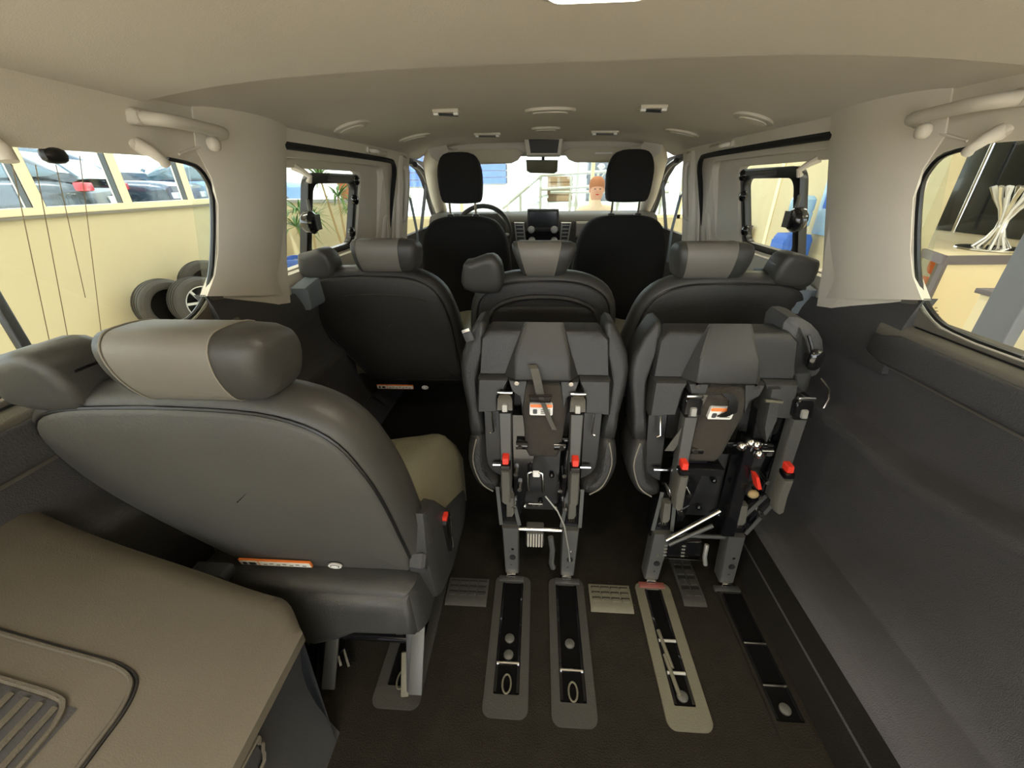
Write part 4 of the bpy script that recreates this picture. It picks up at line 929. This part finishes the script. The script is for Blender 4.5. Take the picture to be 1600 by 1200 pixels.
# yard outside
b = MB(); b.box(-40, -5.25, -20, 40, .12, .15); b.box(-5.25, 30, 8.4, 40, -.15, -.10); struct(b.build('ground', 'yard'))
b = MB(); b.box(-16, 14, 20, 21, -.1, 4.2); ob = b.build('white_building', 'white_wall')
tag(ob, 'pale white building across the yard, beyond the windscreen', 'building')
for lbl, (xa, za), (xb, zb) in (('blue slatted shutter seen past the left front headrest', (-2.047, 1.013), (-1.023, 1.822)), ('blue slatted shutter seen through the left front door window', (-4.46, 0.947), (-3.471, 1.856))):
    t = thing('blue_shutter', lbl, 'shutter', ((xa+xb)/2, 14, za))
    b = MB(); b.box(xa-.05, xb+.05, 14.05, 14.10, za-.05, zb+.35); b.build('back_board', 'rail_white', t)
    n_ = 6
    for i in range(n_):
        z_ = za + (zb+.3-za)*i/n_
        b = MB(); b.box(xa, xb, 14.0, 14.04, z_, z_+(zb+.3-za)/n_*.86); b.build('slat', 'blind_blue', t)
    for xx in (xa, xb):
        b = MB(); b.box(xx-.04, xx+.04, 14.0, 14.1, -.1, zb+.4); b.build('post', 'rail_white', t)
# stairs with white railings beyond the windscreen
t = thing('stair_railing', 'white metal stair with handrails outside, seen through the windscreen', 'stairs', (.6, 10.5, -.1))
def P3(p, y=10.5): return (p[0], y, p[1])
pts = {'a': (-0.899, 0.477), 'b': (0.025, 1.179), 'c': (2.902, 1.301), 'd': (0.032, 0.885), 'e': (2.949, 1.015), 'f': (2.983, 0.803), 'g': (0.244, 0.828)}
for p, q in (('a', 'b'), ('b', 'c'), ('d', 'e'), ('g', 'f')):
    b = MB(); b.tube([P3(pts[p]), P3(pts[q])], .035, 8); b.build('handrail', 'rail_white', t)
for p in ((-0.466, 0.835), (0.011, 1.179), (0.715, 1.25), (0.858, 1.543), (1.327, 1.268), (1.831, 1.288), (2.403, 1.307), (2.831, 1.302)):
    b = MB(); b.cyl((p[0], 10.5, -.12), (p[0], 10.5, p[1]), .03, 8); b.build('baluster', 'rail_white', t)
for i in range(7):
    x0 = pts['a'][0]+.16*i; z0 = -.10+.16*i
    b = MB(); b.box(x0, x0+.30, 10.55, 11.5, z0, z0+.05); b.build('tread', 'white_wall', t)
x0 = pts['a'][0]+1.1
b = MB(); b.box(x0, x0+4.2, 10.55, 11.6, .50, .60); b.build('landing', 'white_wall', t)
# dark machine and brown crate on the landing
t = thing('workshop_machine', 'dark machine on the landing beyond the windscreen, left of the right headrest', 'machine', (1.6, 11.1, .6))
b = MB(); b.slab([(1.15, .60), (1.15, 1.5), (1.35, 1.75), (1.9, 1.85), (2.1, 1.4), (2.1, .60)], [(11.0, .02), (11.02, 0), (11.4, 0)], XZY); b.build('machine_body', 'display_black', t)
for k in range(4):
    b = MB(); b.ellipsoid((1.2+.25*k, 10.96, 1.15+.2*(k % 2)), .10, .06, .08, 10, 6); b.build('machine_fitting', ('black', 'chrome', 'orange', 'white')[k], t)
b = MB(); b.tube([(1.3, 10.95, .9), (1.6, 10.92, 1.3), (2.0, 10.95, 1.1)], .025, 8); b.build('hose', 'rail_white', t)
t = thing('wooden_crate', 'brown slatted crate beyond the windscreen below the rear view mirror', 'crate', (.45, 11.1, .6))
for k in range(4):
    b = MB(); b.box(.18, .80, 10.98, 11.0, .62+.14*k, .74+.14*k); b.build('board', 'wood_brown', t)
b = MB(); b.box(.2, .78, 11.0, 11.4, .60, 1.16); b.build('crate_body', 'wood_brown', t)

# person: head and shoulders behind the dashboard, standing in the showroom
px_, pz_ = (0.671, 0.818)
t = thing('person', 'person with short reddish hair in a light top, standing ahead of the van', 'person', (px_, 5.4, GZ))
bm = bmesh.new()
J = {'pel': (0, 0, .93), 'wai': (0, .01, 1.08), 'che': (0, .02, 1.28), 'nec': (0, .0, 1.42), 'hd0': (0, -.01, 1.50),
     'ls': (-.19, .02, 1.36), 'le': (-.25, .04, 1.10), 'lw': (-.16, -.16, 1.02), 'rs': (.19, .02, 1.36), 're': (.25, .04, 1.10), 'rw': (.16, -.16, 1.02),
     'lh': (-.10, 0, .88), 'lk': (-.11, .01, .50), 'la': (-.11, .04, .09), 'lt': (-.12, -.10, .04), 'rh': (.10, 0, .88), 'rk': (.11, -.02, .50), 'ra': (.11, .02, .09), 'rt': (.12, -.12, .04)}
RAD = {'pel': .15, 'wai': .13, 'che': .15, 'nec': .055, 'hd0': .06, 'ls': .065, 'le': .042, 'lw': .028, 'rs': .065, 're': .042, 'rw': .028, 'lh': .09, 'lk': .06, 'la': .045, 'lt': .035, 'rh': .09, 'rk': .06, 'ra': .045, 'rt': .035}
ED = [('pel', 'wai'), ('wai', 'che'), ('che', 'nec'), ('nec', 'hd0'), ('che', 'ls'), ('ls', 'le'), ('le', 'lw'), ('che', 'rs'), ('rs', 're'), ('re', 'rw'), ('pel', 'lh'), ('lh', 'lk'), ('lk', 'la'), ('la', 'lt'), ('pel', 'rh'), ('rh', 'rk'), ('rk', 'ra'), ('ra', 'rt')]
ks = list(J); me = bpy.data.meshes.new('body'); me.from_pydata([J[k] for k in ks], [(ks.index(a), ks.index(c)) for a, c in ED], [])
body = bpy.data.objects.new('body', me); COL.objects.link(body); body.parent = t
mod = body.modifiers.new('skin', 'SKIN'); sv = me.skin_vertices[0].data
for i, k in enumerate(ks): sv[i].radius = (RAD[k], RAD[k]*(.75 if k in ('pel', 'wai', 'che') else 1))
sv[0].use_root = True
md = body.modifiers.new('sub', 'SUBSURF'); md.levels = 2; md.render_levels = 2
me.materials.append(M['shirt'])
P0 = Vector((px_, 5.4, GZ))
def hd(v): return P0 + Vector(v)
b = MB(); b.lathe([(.02, 1.455), (.055, 1.462), (.068, 1.49), (.078, 1.54), (.082, 1.60), (.072, 1.655), (.045, 1.69), (.01, 1.70)], 20, P0, 'z'); hdm = b.build('head', 'skin', t)
b = MB(); b.ellipsoid(hd((0, -.095, 1.565)), .014, .022, .020, 10, 6); b.build('nose', 'skin', hdm)
for s_ in (-1, 1):
    b = MB(); b.ellipsoid(hd((s_*.030, -.077, 1.585)), .011, .006, .006, 8, 6); b.build('eye', 'black', hdm)
    b = MB(); b.ellipsoid(hd((s_*.084, 0, 1.57)), .010, .018, .028, 8, 6); b.build('ear', 'skin', hdm)
    hb_ = MB(); wv = hd((s_*.16, -.16, 1.02)); hb_.ellipsoid(wv + Vector((0, -.05, -.01)), .040, .05, .016, 12, 8)
    for k in range(4): hb_.tube([wv+Vector(((k-1.5)*.019, -.08, -.01)), wv+Vector(((k-1.5)*.021, -.125+.004*abs(k-1.5), -.02)), wv+Vector(((k-1.5)*.021, -.155+.008*abs(k-1.5), -.045))], [.010, .009, .007], 8)
    hb_.tube([wv+Vector((-s_*.035, -.04, -.005)), wv+Vector((-s_*.06, -.07, -.01)), wv+Vector((-s_*.055, -.10, -.02))], [.012, .010, .008], 8)
    hb_.build('hand', 'skin', t)
b = MB(); b.ellipsoid(hd((0, -.080, 1.525)), .022, .005, .006, 10, 6); b.build('mouth', 'tail_red', hdm)
b = MB(); b.lathe([(.086, 1.585), (.094, 1.62), (.086, 1.675), (.055, 1.712), (.01, 1.722)], 20, P0+Vector((0, .012, 0)), 'z'); b.build('hair', 'hair', t)
b = MB()
for s_ in (-1, 1): b.tube([hd((s_*.10, 0, .92)), hd((s_*.112, -.0, .50)), hd((s_*.112, .03, .10))], [.115, .085, .065], 12)
b.build('trousers', 'trouser', t)
for s_ in (-1, 1):
    b = MB(); b.ellipsoid(hd((s_*.115, -.05, .045)), .05, .14, .045, 12, 8, .8); b.build('shoe', 'black', t)

# parked cars outside the left windows
def car(label, x, y, rot, m, suv=False):
    t = thing('parked_car', label, 'car', (x, y, .15)); L_, H, Wd = 4.3, (1.62 if suv else 1.46), .88
    ca, sa = math.cos(rot), math.sin(rot)
    def fn(X, Y, Z): return (x+X*ca-Y*sa, y+X*sa+Y*ca, .15+Z)
    def pr(s_, prof, m_, nm, par=t, sh=50): b_ = MB(); b_.slab(s_, prof, lambda X, Z, D: fn(X, D, Z)); return b_.build(nm, m_, par, sharp=sh)
    lo = spline([(-2.1, .35), (-2.12, .75), (-2.0, .95), (-.95, 1.02), (1.3, 1.02), (1.95, .96), (2.12, .80), (2.14, .40), (1.9, .28), (-1.9, .26)], 3)
    bd = pr(lo, [(-Wd, .10), (-Wd+.05, .02), (-Wd+.15, 0), (Wd-.15, 0), (Wd-.05, .02), (Wd, .10)], m, 'body')
    up_ = spline([(-1.05, 1.0), (-.35, H-.05), (.2, H), (1.2, H-.02), (1.75, H-.22 if suv else H-.34), (1.98, 1.0)], 3)
    pr(up_, [(-Wd+.10, .10), (-Wd+.16, .02), (-Wd+.26, 0), (Wd-.26, 0), (Wd-.16, .02), (Wd-.10, .10)], m, 'cabin')
    gl = spline([(-.88, 1.03), (-.32, H-.10), (.2, H-.06), (1.1, H-.08), (1.55, H-.20), (1.70, 1.03)], 3)
    for s_ in (-1, 1): pr(gl, [(s_*(Wd-.095), .03), (s_*(Wd-.085), .05)], 'car_glass', 'side_window', t, 30)
    b_ = MB(); b_.add([fn(1.70, -.60, H-.14), fn(1.70, .60, H-.14), fn(1.985, .68, 1.04), fn(1.985, -.68, 1.04), fn(1.74, -.60, H-.13), fn(1.74, .60, H-.13), fn(2.02, .68, 1.05), fn(2.02, -.68, 1.05)], [(0, 1, 2, 3), (7, 6, 5, 4), (0, 4, 5, 1), (1, 5, 6, 2), (2, 6, 7, 3), (3, 7, 4, 0)]); b_.build('rear_window', 'car_glass', t)
    for X in (-1.35, 1.35):
        for s_ in (-1, 1):
            b_ = MB(); b_.lathe([(.05, -.11), (.30, -.11), (.335, -.06), (.335, .06), (.30, .11), (.05, .11)], 24, (0, 0, 0), 'y'); w_ = b_.build('wheel', 'tyre', t, fn=lambda a, c, d: fn(X+a, s_*(Wd-.08)+c, .335+d))
            b_ = MB(); b_.lathe([(.02, .0), (.22, .0), (.22, .02), (.02, .03)], 18, (0, 0, 0), 'y'); b_.build('rim', 'rim', w_, fn=lambda a, c, d: fn(X+a, s_*(Wd+.015)+s_*c, .335+d))
    for s_ in (-1, 1):
        b_ = MB(); b_.box(1.98, 2.13, s_*.72-.16, s_*.72+.14, .84, .97); b_.build('tail_light', 'tail_red', t, bev=.02, fn=fn)
        b_ = MB(); b_.box(-2.14, -1.98, s_*.66-.14, s_*.66+.14, .66, .78); b_.build('head_light', 'rim', t, bev=.02, fn=fn)
        b_ = MB(); b_.ellipsoid((-.75, s_*(Wd+.08), 1.05), .07, .09, .06, 10, 6, .8); b_.build('mirror', m, t, fn=fn)
    b_ = MB(); b_.box(2.10, 2.19, -.80, .80, .36, .58); b_.build('bumper', 'car_silver', t, bev=.03, fn=fn)
    b_ = MB(); b_.box(2.12, 2.155, -.26, .26, .64, .75); b_.build('number_plate', 'white', t, fn=fn)
CY = [(6.695, 1.093)[0], (7.59, 1.086)[0], (9.006, 1.074)[0], (10.854, 1.06)[0]]
car('dark car whose red tail light shows in the second wall window from the left', -9.7, CY[1]-.9, .45, 'car_dark')
car('tall navy car nose-on in the third wall window, right of the red-lit car', -9.9, CY[2]-.1, 3.44, 'car_navy', True)
car('blue-grey hatchback farther right, glimpsed past the left pillar and sliding door window', -9.6, CY[3]+2.2, 3.75, 'car_blue')
car('tall silver car farther off, seen in the leftmost wall window', -14.5, CY[2]+1.5, 1.3, 'car_silver', True)

# tyres leaning by the left wall
def tyre(label, c, ax, r=.32, wd=.13, rim=False):
    A = Vector(ax).normalized(); U = Vector((0, 0, 1)); V_ = A.cross(U).normalized(); U = V_.cross(A)
    t = thing('car_tyre', label, 'tyre', (c[0], c[1], GZ)); C0 = Vector(c)
    def fn(X, Y, Z): return C0 + V_*X + A*Y + U*Z
    b = MB(); b.lathe([(.205, -wd*.8), (.24, -wd), (.29, -wd), (r-.008, -wd*.8), (r, -wd*.5), (r, wd*.5), (r-.008, wd*.8), (.29, wd), (.24, wd), (.205, wd*.8)], 36, (0, 0, 0), 'y', True); b.build('tread_ring', 'tyre', t, fn=fn)
    for q in (-.05, 0, .05):
        b = MB(); b.tube([(r*math.cos(2*PI*k/36), q, r*math.sin(2*PI*k/36)) for k in range(36)], .004, 4, closed=True); b.build('tread_groove', 'black_matte', t, fn=fn)
    if rim:
        b = MB(); b.lathe([(.205, -wd*.6), (.21, wd*.85), (.195, wd*.8), (.19, -wd*.2)], 30, (0, 0, 0), 'y', True); rm = b.build('rim_ring', 'rim', t, fn=fn)
        b = MB(); b.lathe([(.195, .0), (.01, .0)], 24, (0, 0, 0), 'y'); b.build('brake_shadow_disc', 'black', rm, fn=fn)
        for k in range(7):
            a_ = 2*PI*k/7
            b = MB(); b.bar((.03*math.cos(a_), wd*.55, .03*math.sin(a_)), (.195*math.cos(a_+.1), wd*.7, .195*math.sin(a_+.1)), .030, .02, (0, 1, 0)); b.build('spoke', 'rim', rm, fn=fn)
        b = MB(); b.lathe([(.001, wd*.72), (.035, wd*.70), (.035, wd*.3)], 16, (0, 0, 0), 'y'); b.build('hub_cap', 'rim', rm, fn=fn)
    else:
        b = MB(); b.lathe([(.215, -.03), (.01, -.03)], 24, (0, 0, 0), 'y'); b.build('inner_disc', 'black', t, fn=fn)  # black disc standing in for the shade inside the hollow tyre
tyre('upright car tyre with a silver spoked rim, nearest the van by the cream wall', (-4.42, 4.88, -.30), (.93, -.36, 0), rim=True)
tyre('upright black car tyre left of the rimmed tyre by the cream wall', (-4.74, 4.72, -.30), (.93, -.36, .0))
tyre('black car tyre standing behind the rimmed one, partly hidden by the pillar', (-4.72, 5.45, -.20), (.80, -.50, .1))
# dark post near the left edge
t = thing('barrier_post', 'thin dark post outside the left rear window near the picture edge', 'post', (-2.37, 1.58, GZ))
b = MB(); b.slab(rrect(-2.39, -2.35, 1.555, 1.60, .01), [(GZ+.02, 0), (.72, 0), (.735, .01)], XYZ); b.build('post_body', 'black', t)
b = MB(); b.lathe([(.15, GZ), (.15, GZ+.015), (.03, GZ+.03)], 20, (-2.37, 1.58, 0)); b.build('post_foot', 'black', t)

# plants, planter, pot and blue bins seen through the left sliding door
def spiky(label, base, hts, seed, pot=None, fan=.42):
    rnd = random.Random(seed); t = thing('dracaena_plant', label, 'plant', base); B0 = Vector(base)
    for (dx, dy, h) in hts:
        top_ = B0+Vector((dx, dy, h)); b = MB(); b.tube([B0+Vector((dx*.15, dy*.15, 0)), B0+Vector((dx*.6, dy*.6, h*.5)), top_], [.022, .018, .014], 7); b.build('stem', 'leaf_dry', t)
        for k in range(34):
            a_ = rnd.uniform(0, 2*PI); up_ = rnd.uniform(-.35, 1.0); L_ = fan*rnd.uniform(.7, 1.1)
            d = Vector((math.cos(a_), math.sin(a_), up_)).normalized(); mid_ = top_+d*L_*.5; end = top_+d*L_+Vector((0, 0, -.35*L_*(1.2-up_)))
            b = MB(); sd = d.cross(Vector((0, 0, 1))).normalized()*.016
            n_ = Vector((0, 0, .003))
            b.add([top_-sd*.5, top_+sd*.5, mid_+sd, end, mid_-sd, top_-sd*.5+n_, top_+sd*.5+n_, mid_+sd+n_, end+n_, mid_-sd+n_], [(0, 1, 2, 4), (4, 2, 3), (9, 7, 6, 5), (8, 7, 9), (0, 5, 6, 1), (1, 6, 7, 2), (2, 7, 8, 3), (3, 8, 9, 4), (4, 9, 5, 0)])
            b.build('leaf', 'leaf', t, smooth=False)
    pr = .17
    b = MB(); b.lathe([(pr*.75, base[2]-.34), (pr, base[2]), (pr+.015, base[2]+.0), (pr+.015, base[2]+.03), (pr-.02, base[2]+.03), (pr-.02, base[2]-.02), (.01, base[2]-.02)], 24, (base[0], base[1], 0)); b.build('pot', pot or 'terracotta', t)
spiky('spiky green potted plant by the cream wall, seen left of the black window frame', ((-3.861, 0.512)[0], 6.9, -.28), [(-.08, 0, .95), (-.25, .1, .70), (.05, .1, .80)], 3, 'stem_brown')
spiky('tall spiky plant with bare stems seen inside the black left window frame', ((-3.429, 0.478)[0], 7.3, -.28), [(.0, 0, 1.15), (-.25, 0, 1.45), (.2, .1, .95)], 5, 'stem_brown')
t = thing('terracotta_planter', 'terracotta flower box on the grey ledge beyond the left window', 'planter', (-3.62, 8.1, .80))
bx = (-3.718, 0.763); b2 = (-3.259, 1.103)
b = MB(); b.slab([(bx[0]+.05, .80), (bx[0], 1.12), (b2[0], 1.12), (b2[0]-.05, .80)], [(7.95, .02), (7.96, 0), (8.25, 0)], XZY); b.build('box_body', 'terracotta', t, sharp=40)
b = MB(); b.slab([(bx[0]-.02, 1.10), (bx[0]-.02, 1.16), (b2[0]+.02, 1.16), (b2[0]+.02, 1.10)], [(7.93, .01), (7.94, 0), (8.27, 0)], XZY); b.build('box_rim', 'terracotta', t, sharp=40)
for nm, lb, c, s_ in (('storage_bin', 'deep blue plastic bin on the floor, left of the black window frame', (-4.162, 7.056), .30), ('storage_bin', 'light blue plastic bin beyond the black window frame, by the cream ledge', (-4.36, 9.614), .34)):
    t = thing(nm, lb, 'bin', (c[0], c[1], GZ)); mm = 'blue' if s_ < .31 else 'blue_plastic'
    def fb(X, Y, Z): return (c[0]+X*(1+.15*Z), c[1]+Y*(1+.15*Z), GZ+Z)
    b = MB(); b.plate(rrect(-s_, s_, -s_*.8, s_*.8, .05), [rrect(-s_+.03, s_-.03, -s_*.8+.03, s_*.8-.03, .04)], .05, .50, fb); b.slab(rrect(-s_+.01, s_-.01, -s_*.8+.01, s_*.8-.01, .04), [(.0, 0), (.06, 0)], fb); b.build('bin_body', mm, t, fn=None if 0 else None)
    b = MB(); b.plate(rrect(-s_-.03, s_+.03, -s_*.8-.03, s_*.8+.03, .05), [rrect(-s_+.02, s_-.02, -s_*.8+.02, s_*.8-.02, .04)], .48, .52, fb); b.build('bin_rim', mm, t)
    b = MB(); b.slab(rrect(-s_+.03, s_-.03, -s_*.8+.03, s_*.8-.03, .03), [(.40, .02), (.44, .01), (.47, .05)], fb); b.build('bin_lid', 'clear_plastic', t)

# water cooler, framed boards on the right
cx_, cz_ = (5.656, 0.573)
t = thing('water_cooler', 'blue water cooler with a bottle against the cream wall, through the right sliding door', 'water cooler', (3.25, cx_, GZ))
b = MB(); b.slab(rrect(3.08, 3.42, cx_-.17, cx_+.17, .05), [(GZ+.01, .02), (GZ+.04, 0), (.36, 0), (.42, .03)], XYZ); b.build('cooler_body', 'blue', t)
b = MB(); b.lathe([(.03, .40), (.06, .45), (.13, .52), (.135, .66), (.125, .68), (.135, .70), (.135, .82), (.10, .86), (.01, .87)], 24, (3.25, cx_, 0)); b.build('bottle', 'bottle', t)
b = MB(); b.box(3.06, 3.085, cx_-.10, cx_+.10, .05, .22); b.build('tap_panel', 'dash_silver', t, bev=.005)
for s_ in (-1, 1): b = MB(); b.bar((3.05, cx_+s_*.05, .20), (3.02, cx_+s_*.05, .14), .02, .02); b.build('tap', ('blue_plastic', 'red')[s_ > 0], t)
b = MB(); b.box(3.07, 3.10, cx_-.14, cx_+.14, .24, .34); b.build('label_band', 'blue_plastic', t)
t = thing('notice_panel', 'blue-green glass notice panel on the cream wall beside the water bottle', 'panel', (3.48, cx_-.15, .55))
b = MB(); b.box(3.47, 3.495, cx_-.42, cx_+.02, .42, 1.05); b.build('panel_plate', 'bottle', t, bev=.004)
b = MB(); b.box(3.462, 3.47, cx_-.32, cx_-.06, .72, .92); b.build('panel_print', 'blue_plastic', t)
def frame(label, q0, q1, x, z0, z1, d, lean=.12):
    t = thing('framed_board', label, 'board', (x, (q0+q1)/2, z0))
    fn = lambda X, Y, Z: (X + lean*(Z-z1), Y, Z)
    b = MB(); b.box(x-.02, x-.005, min(q0, q1), max(q0, q1), z0, z1); b.build('board_sheet', 'cream_frame', t, fn=fn)
    for (ya, yb_, za, zb_) in ((q0-d, q0+d, z0, z1), (q1-d, q1+d, z0, z1), (min(q0, q1), max(q0, q1), z1-2*d, z1), (min(q0, q1), max(q0, q1), z0, z0+2*d)):
        b = MB(); b.box(x-.03, x, ya, yb_, za, zb_); b.build('frame_bar', 'counter_edge', t, fn=fn)
frame('framed board leaning on the cream wall right of the water cooler', 4.95, (4.926, 0.26)[0], 3.40, GZ+.02, .42, .02)
frame('small dark picture frame seen low inside the right pop-out window', (7.533, 0.35)[0], (7.167, 0.383)[0], 3.44, -.25, .38, .03, .1)

# counter with wire vase, black display wall, shelf, orange seats
c0 = (3.44, 3.74); c1 = (3.689, 4.385); c2 = (4.98, 5.901); c3 = (4.95, 4.3); c4 = (4.081, 3.766)
t = thing('counter', 'cream counter with a dark edge band outside the right rear window', 'counter', (4.1, 4.4, GZ))
poly = [c0, c1, c2, (5.4, c2[1]), (5.4, c4[1]-.3), c4]
b = MB(); b.prism(poly, .40, .45, XYZ); tp = b.build('counter_top', 'counter_cream', t)
b = MB()
for a, c in ((c0, c1), (c0, c4)): b.bar((a[0], a[1], .415), (c[0], c[1], .415), .03, .072)
b.build('edge_band', 'counter_edge', t)
def lerp(a, c, k): return (a[0]+(c[0]-a[0])*k, a[1]+(c[1]-a[1])*k)
b = MB(); a, c = c0, c4; b.bar((a[0]+.02, a[1]+.02, -.10), (c[0], c[1]+.02, -.10), .03, .96); b.build('front_panel', 'counter_cream', t)
b = MB(); b.bar((c0[0], c0[1]+.01, -.10), (c0[0]+.03, c0[1]+.01, -.10), .05, .96); b.build('corner_post', 'counter_edge', t)
b = MB(); b.bar((c0[0]+.1, c0[1]+.1, -.30), (c1[0]+.1, c1[1], -.30), .40, .03); b.build('shelf', 'white', t)
b = MB(); b.bar((c0[0]+.30, c0[1]+.1, -.10), (c1[0]+.30, c1[1], -.10), .03, .94); b.build('back_panel', 'white_wall', t)
b = MB(); k_ = lerp(c0, c4, .18)
for i in range(5): b.bar((k_[0]-.05+.02*abs(i-2), k_[1]-.006, -.12+.03*i), (k_[0]+.05-.02*abs(i-2), k_[1]-.006, -.12+.03*i), .004, .008)
b.build('emblem_print', 'stitch', t)
t = thing('wire_vase', 'silver wire vase with a round foot on the cream counter', 'vase', (4.12, 4.10, .45))
v0 = Vector((4.12, 4.10, .45))
b = MB(); b.lathe([(.24, .455), (.235, .468), (.10, .475), (.02, .48)], 28, (v0.x, v0.y, 0)); b.build('foot_disc', 'chrome', t)
for k in range(16):
    a_ = 2*PI*k/16; tw = .9
    pts_ = [v0+Vector((r*math.cos(a_+tw*h), r*math.sin(a_+tw*h), h)) for r, h in ((.12, .02), (.06, .10), (.03, .18), (.028, .25), (.06, .34), (.12, .43), (.17, .52))]
    b = MB(); b.tube(pts_, [.010, .009, .008, .008, .012, .016, .018], 6); b.build('wire_petal', 'chrome' if k % 2 else 'white', t)
t = thing('black_display_wall', 'glossy black display panels with a chrome rod behind the counter', 'display', (5.0, 5.0, .45))
for ya, yb_, xx in ((4.95, 5.85, 5.02), (4.0, 4.93, 5.00), (3.1, 3.98, 5.02)):
    b = MB(); b.box(xx, xx+.05, ya, yb_, .455, 2.7); b.build('panel', 'display_black', t, bev=.006)
b = MB(); q_ = (5.368, 0.892); b.cyl((4.9, q_[0], .455), (4.9, q_[0], 2.6), .022, 10); b.build('chrome_rod', 'chrome', t)
b = MB(); b.box(4.97, 4.99, 4.35, 4.75, .9, 1.5); b.build('panel_inset', 'column_grey', t)
for lb, q, sc_ in (('orange shell chair partly hidden behind the left end of the counter', (4.879, 5.496), 1.0),):
    x0, y0 = q; t = thing('orange_chair', lb, 'chair', (x0, y0, GZ))
    b = MB(); b.slab(rrect(x0-.22, x0+.22, y0-.22, y0+.22, .08), [(-.20, .05), (-.17, .01), (-.14, 0), (-.11, .04)], XYZ); b.build('seat', 'orange', t)
    b = MB(); b.slab(rrect(y0-.2, y0+.2, -.08, .14, .08), [(x0+.18, .02), (x0+.20, 0), (x0+.23, .02)], YZX); b.build('backrest', 'orange', t)
    for sx in (-.17, .17):
        for sy in (-.17, .17): b = MB(); b.cyl((x0+sx*.8, y0+sy*.8, -.19), (x0+sx*1.1, y0+sy*1.1, GZ+.002), .012, 8); b.build('leg', 'chrome', t)
t = thing('orange_wall_panel', 'orange square panel with a grey top piece at the upper left of the right rear window', 'panel', (5.9, 7.3, 1.2))
o0 = (7.202, 1.002); o1 = (7.042, 1.268)
b = MB(); b.box(5.9, 5.95, min(o0[0], o1[0])-.1, max(o0[0], o1[0])+.2, o0[1], o1[1]); b.build('panel_face', 'orange', t)
b = MB(); b.box(5.9, 5.95, min(o0[0], o1[0])-.1, max(o0[0], o1[0]), o1[1]+.02, o1[1]+.5); b.build('panel_top', 'column_grey', t)
q = (4.435, 4.35)
t = thing('storage_box', 'dark box on the floor at the foot of the counter', 'box', (q[0], q[1], GZ))
b = MB(); b.box(q[0]-.16, q[0]+.16, q[1]-.12, q[1]+.12, GZ+.001, -.34); b.build('box_body', 'black', t, bev=.01)
b = MB(); b.box(q[0]-.165, q[0]+.165, q[1]-.125, q[1]+.125, -.34, -.31); b.build('box_lid', 'display_black', t, bev=.005)
t = thing('red_folder', 'pink-red folder lying on the dark box beside the column', 'folder', (q[0]+.05, q[1], -.31))
b = MB(); b.box(q[0]-.02, q[0]+.15, q[1]-.10, q[1]+.10, -.309, -.280); b.build('folder_cover', 'red', t, bev=.004)
q = (2.85, 2.5)
t = thing('reception_desk', 'cream desk end at the far right, below the grey column', 'desk', (q[0], q[1], GZ))
b = MB(); b.box(q[0]-.12, q[0]+.9, q[1]-.9, q[1]+.15, GZ+.001, .40); b.build('desk_body', 'counter_cream', t, bev=.01)
b = MB(); b.box(q[0]-.14, q[0]+.92, q[1]-.92, q[1]+.17, .40, .43); b.build('desk_top', 'counter_edge', t, bev=.004)
for o in list(bpy.data.objects):
    if o.type == 'MESH' and not o.data.materials: o.data.materials.append(M['black'])
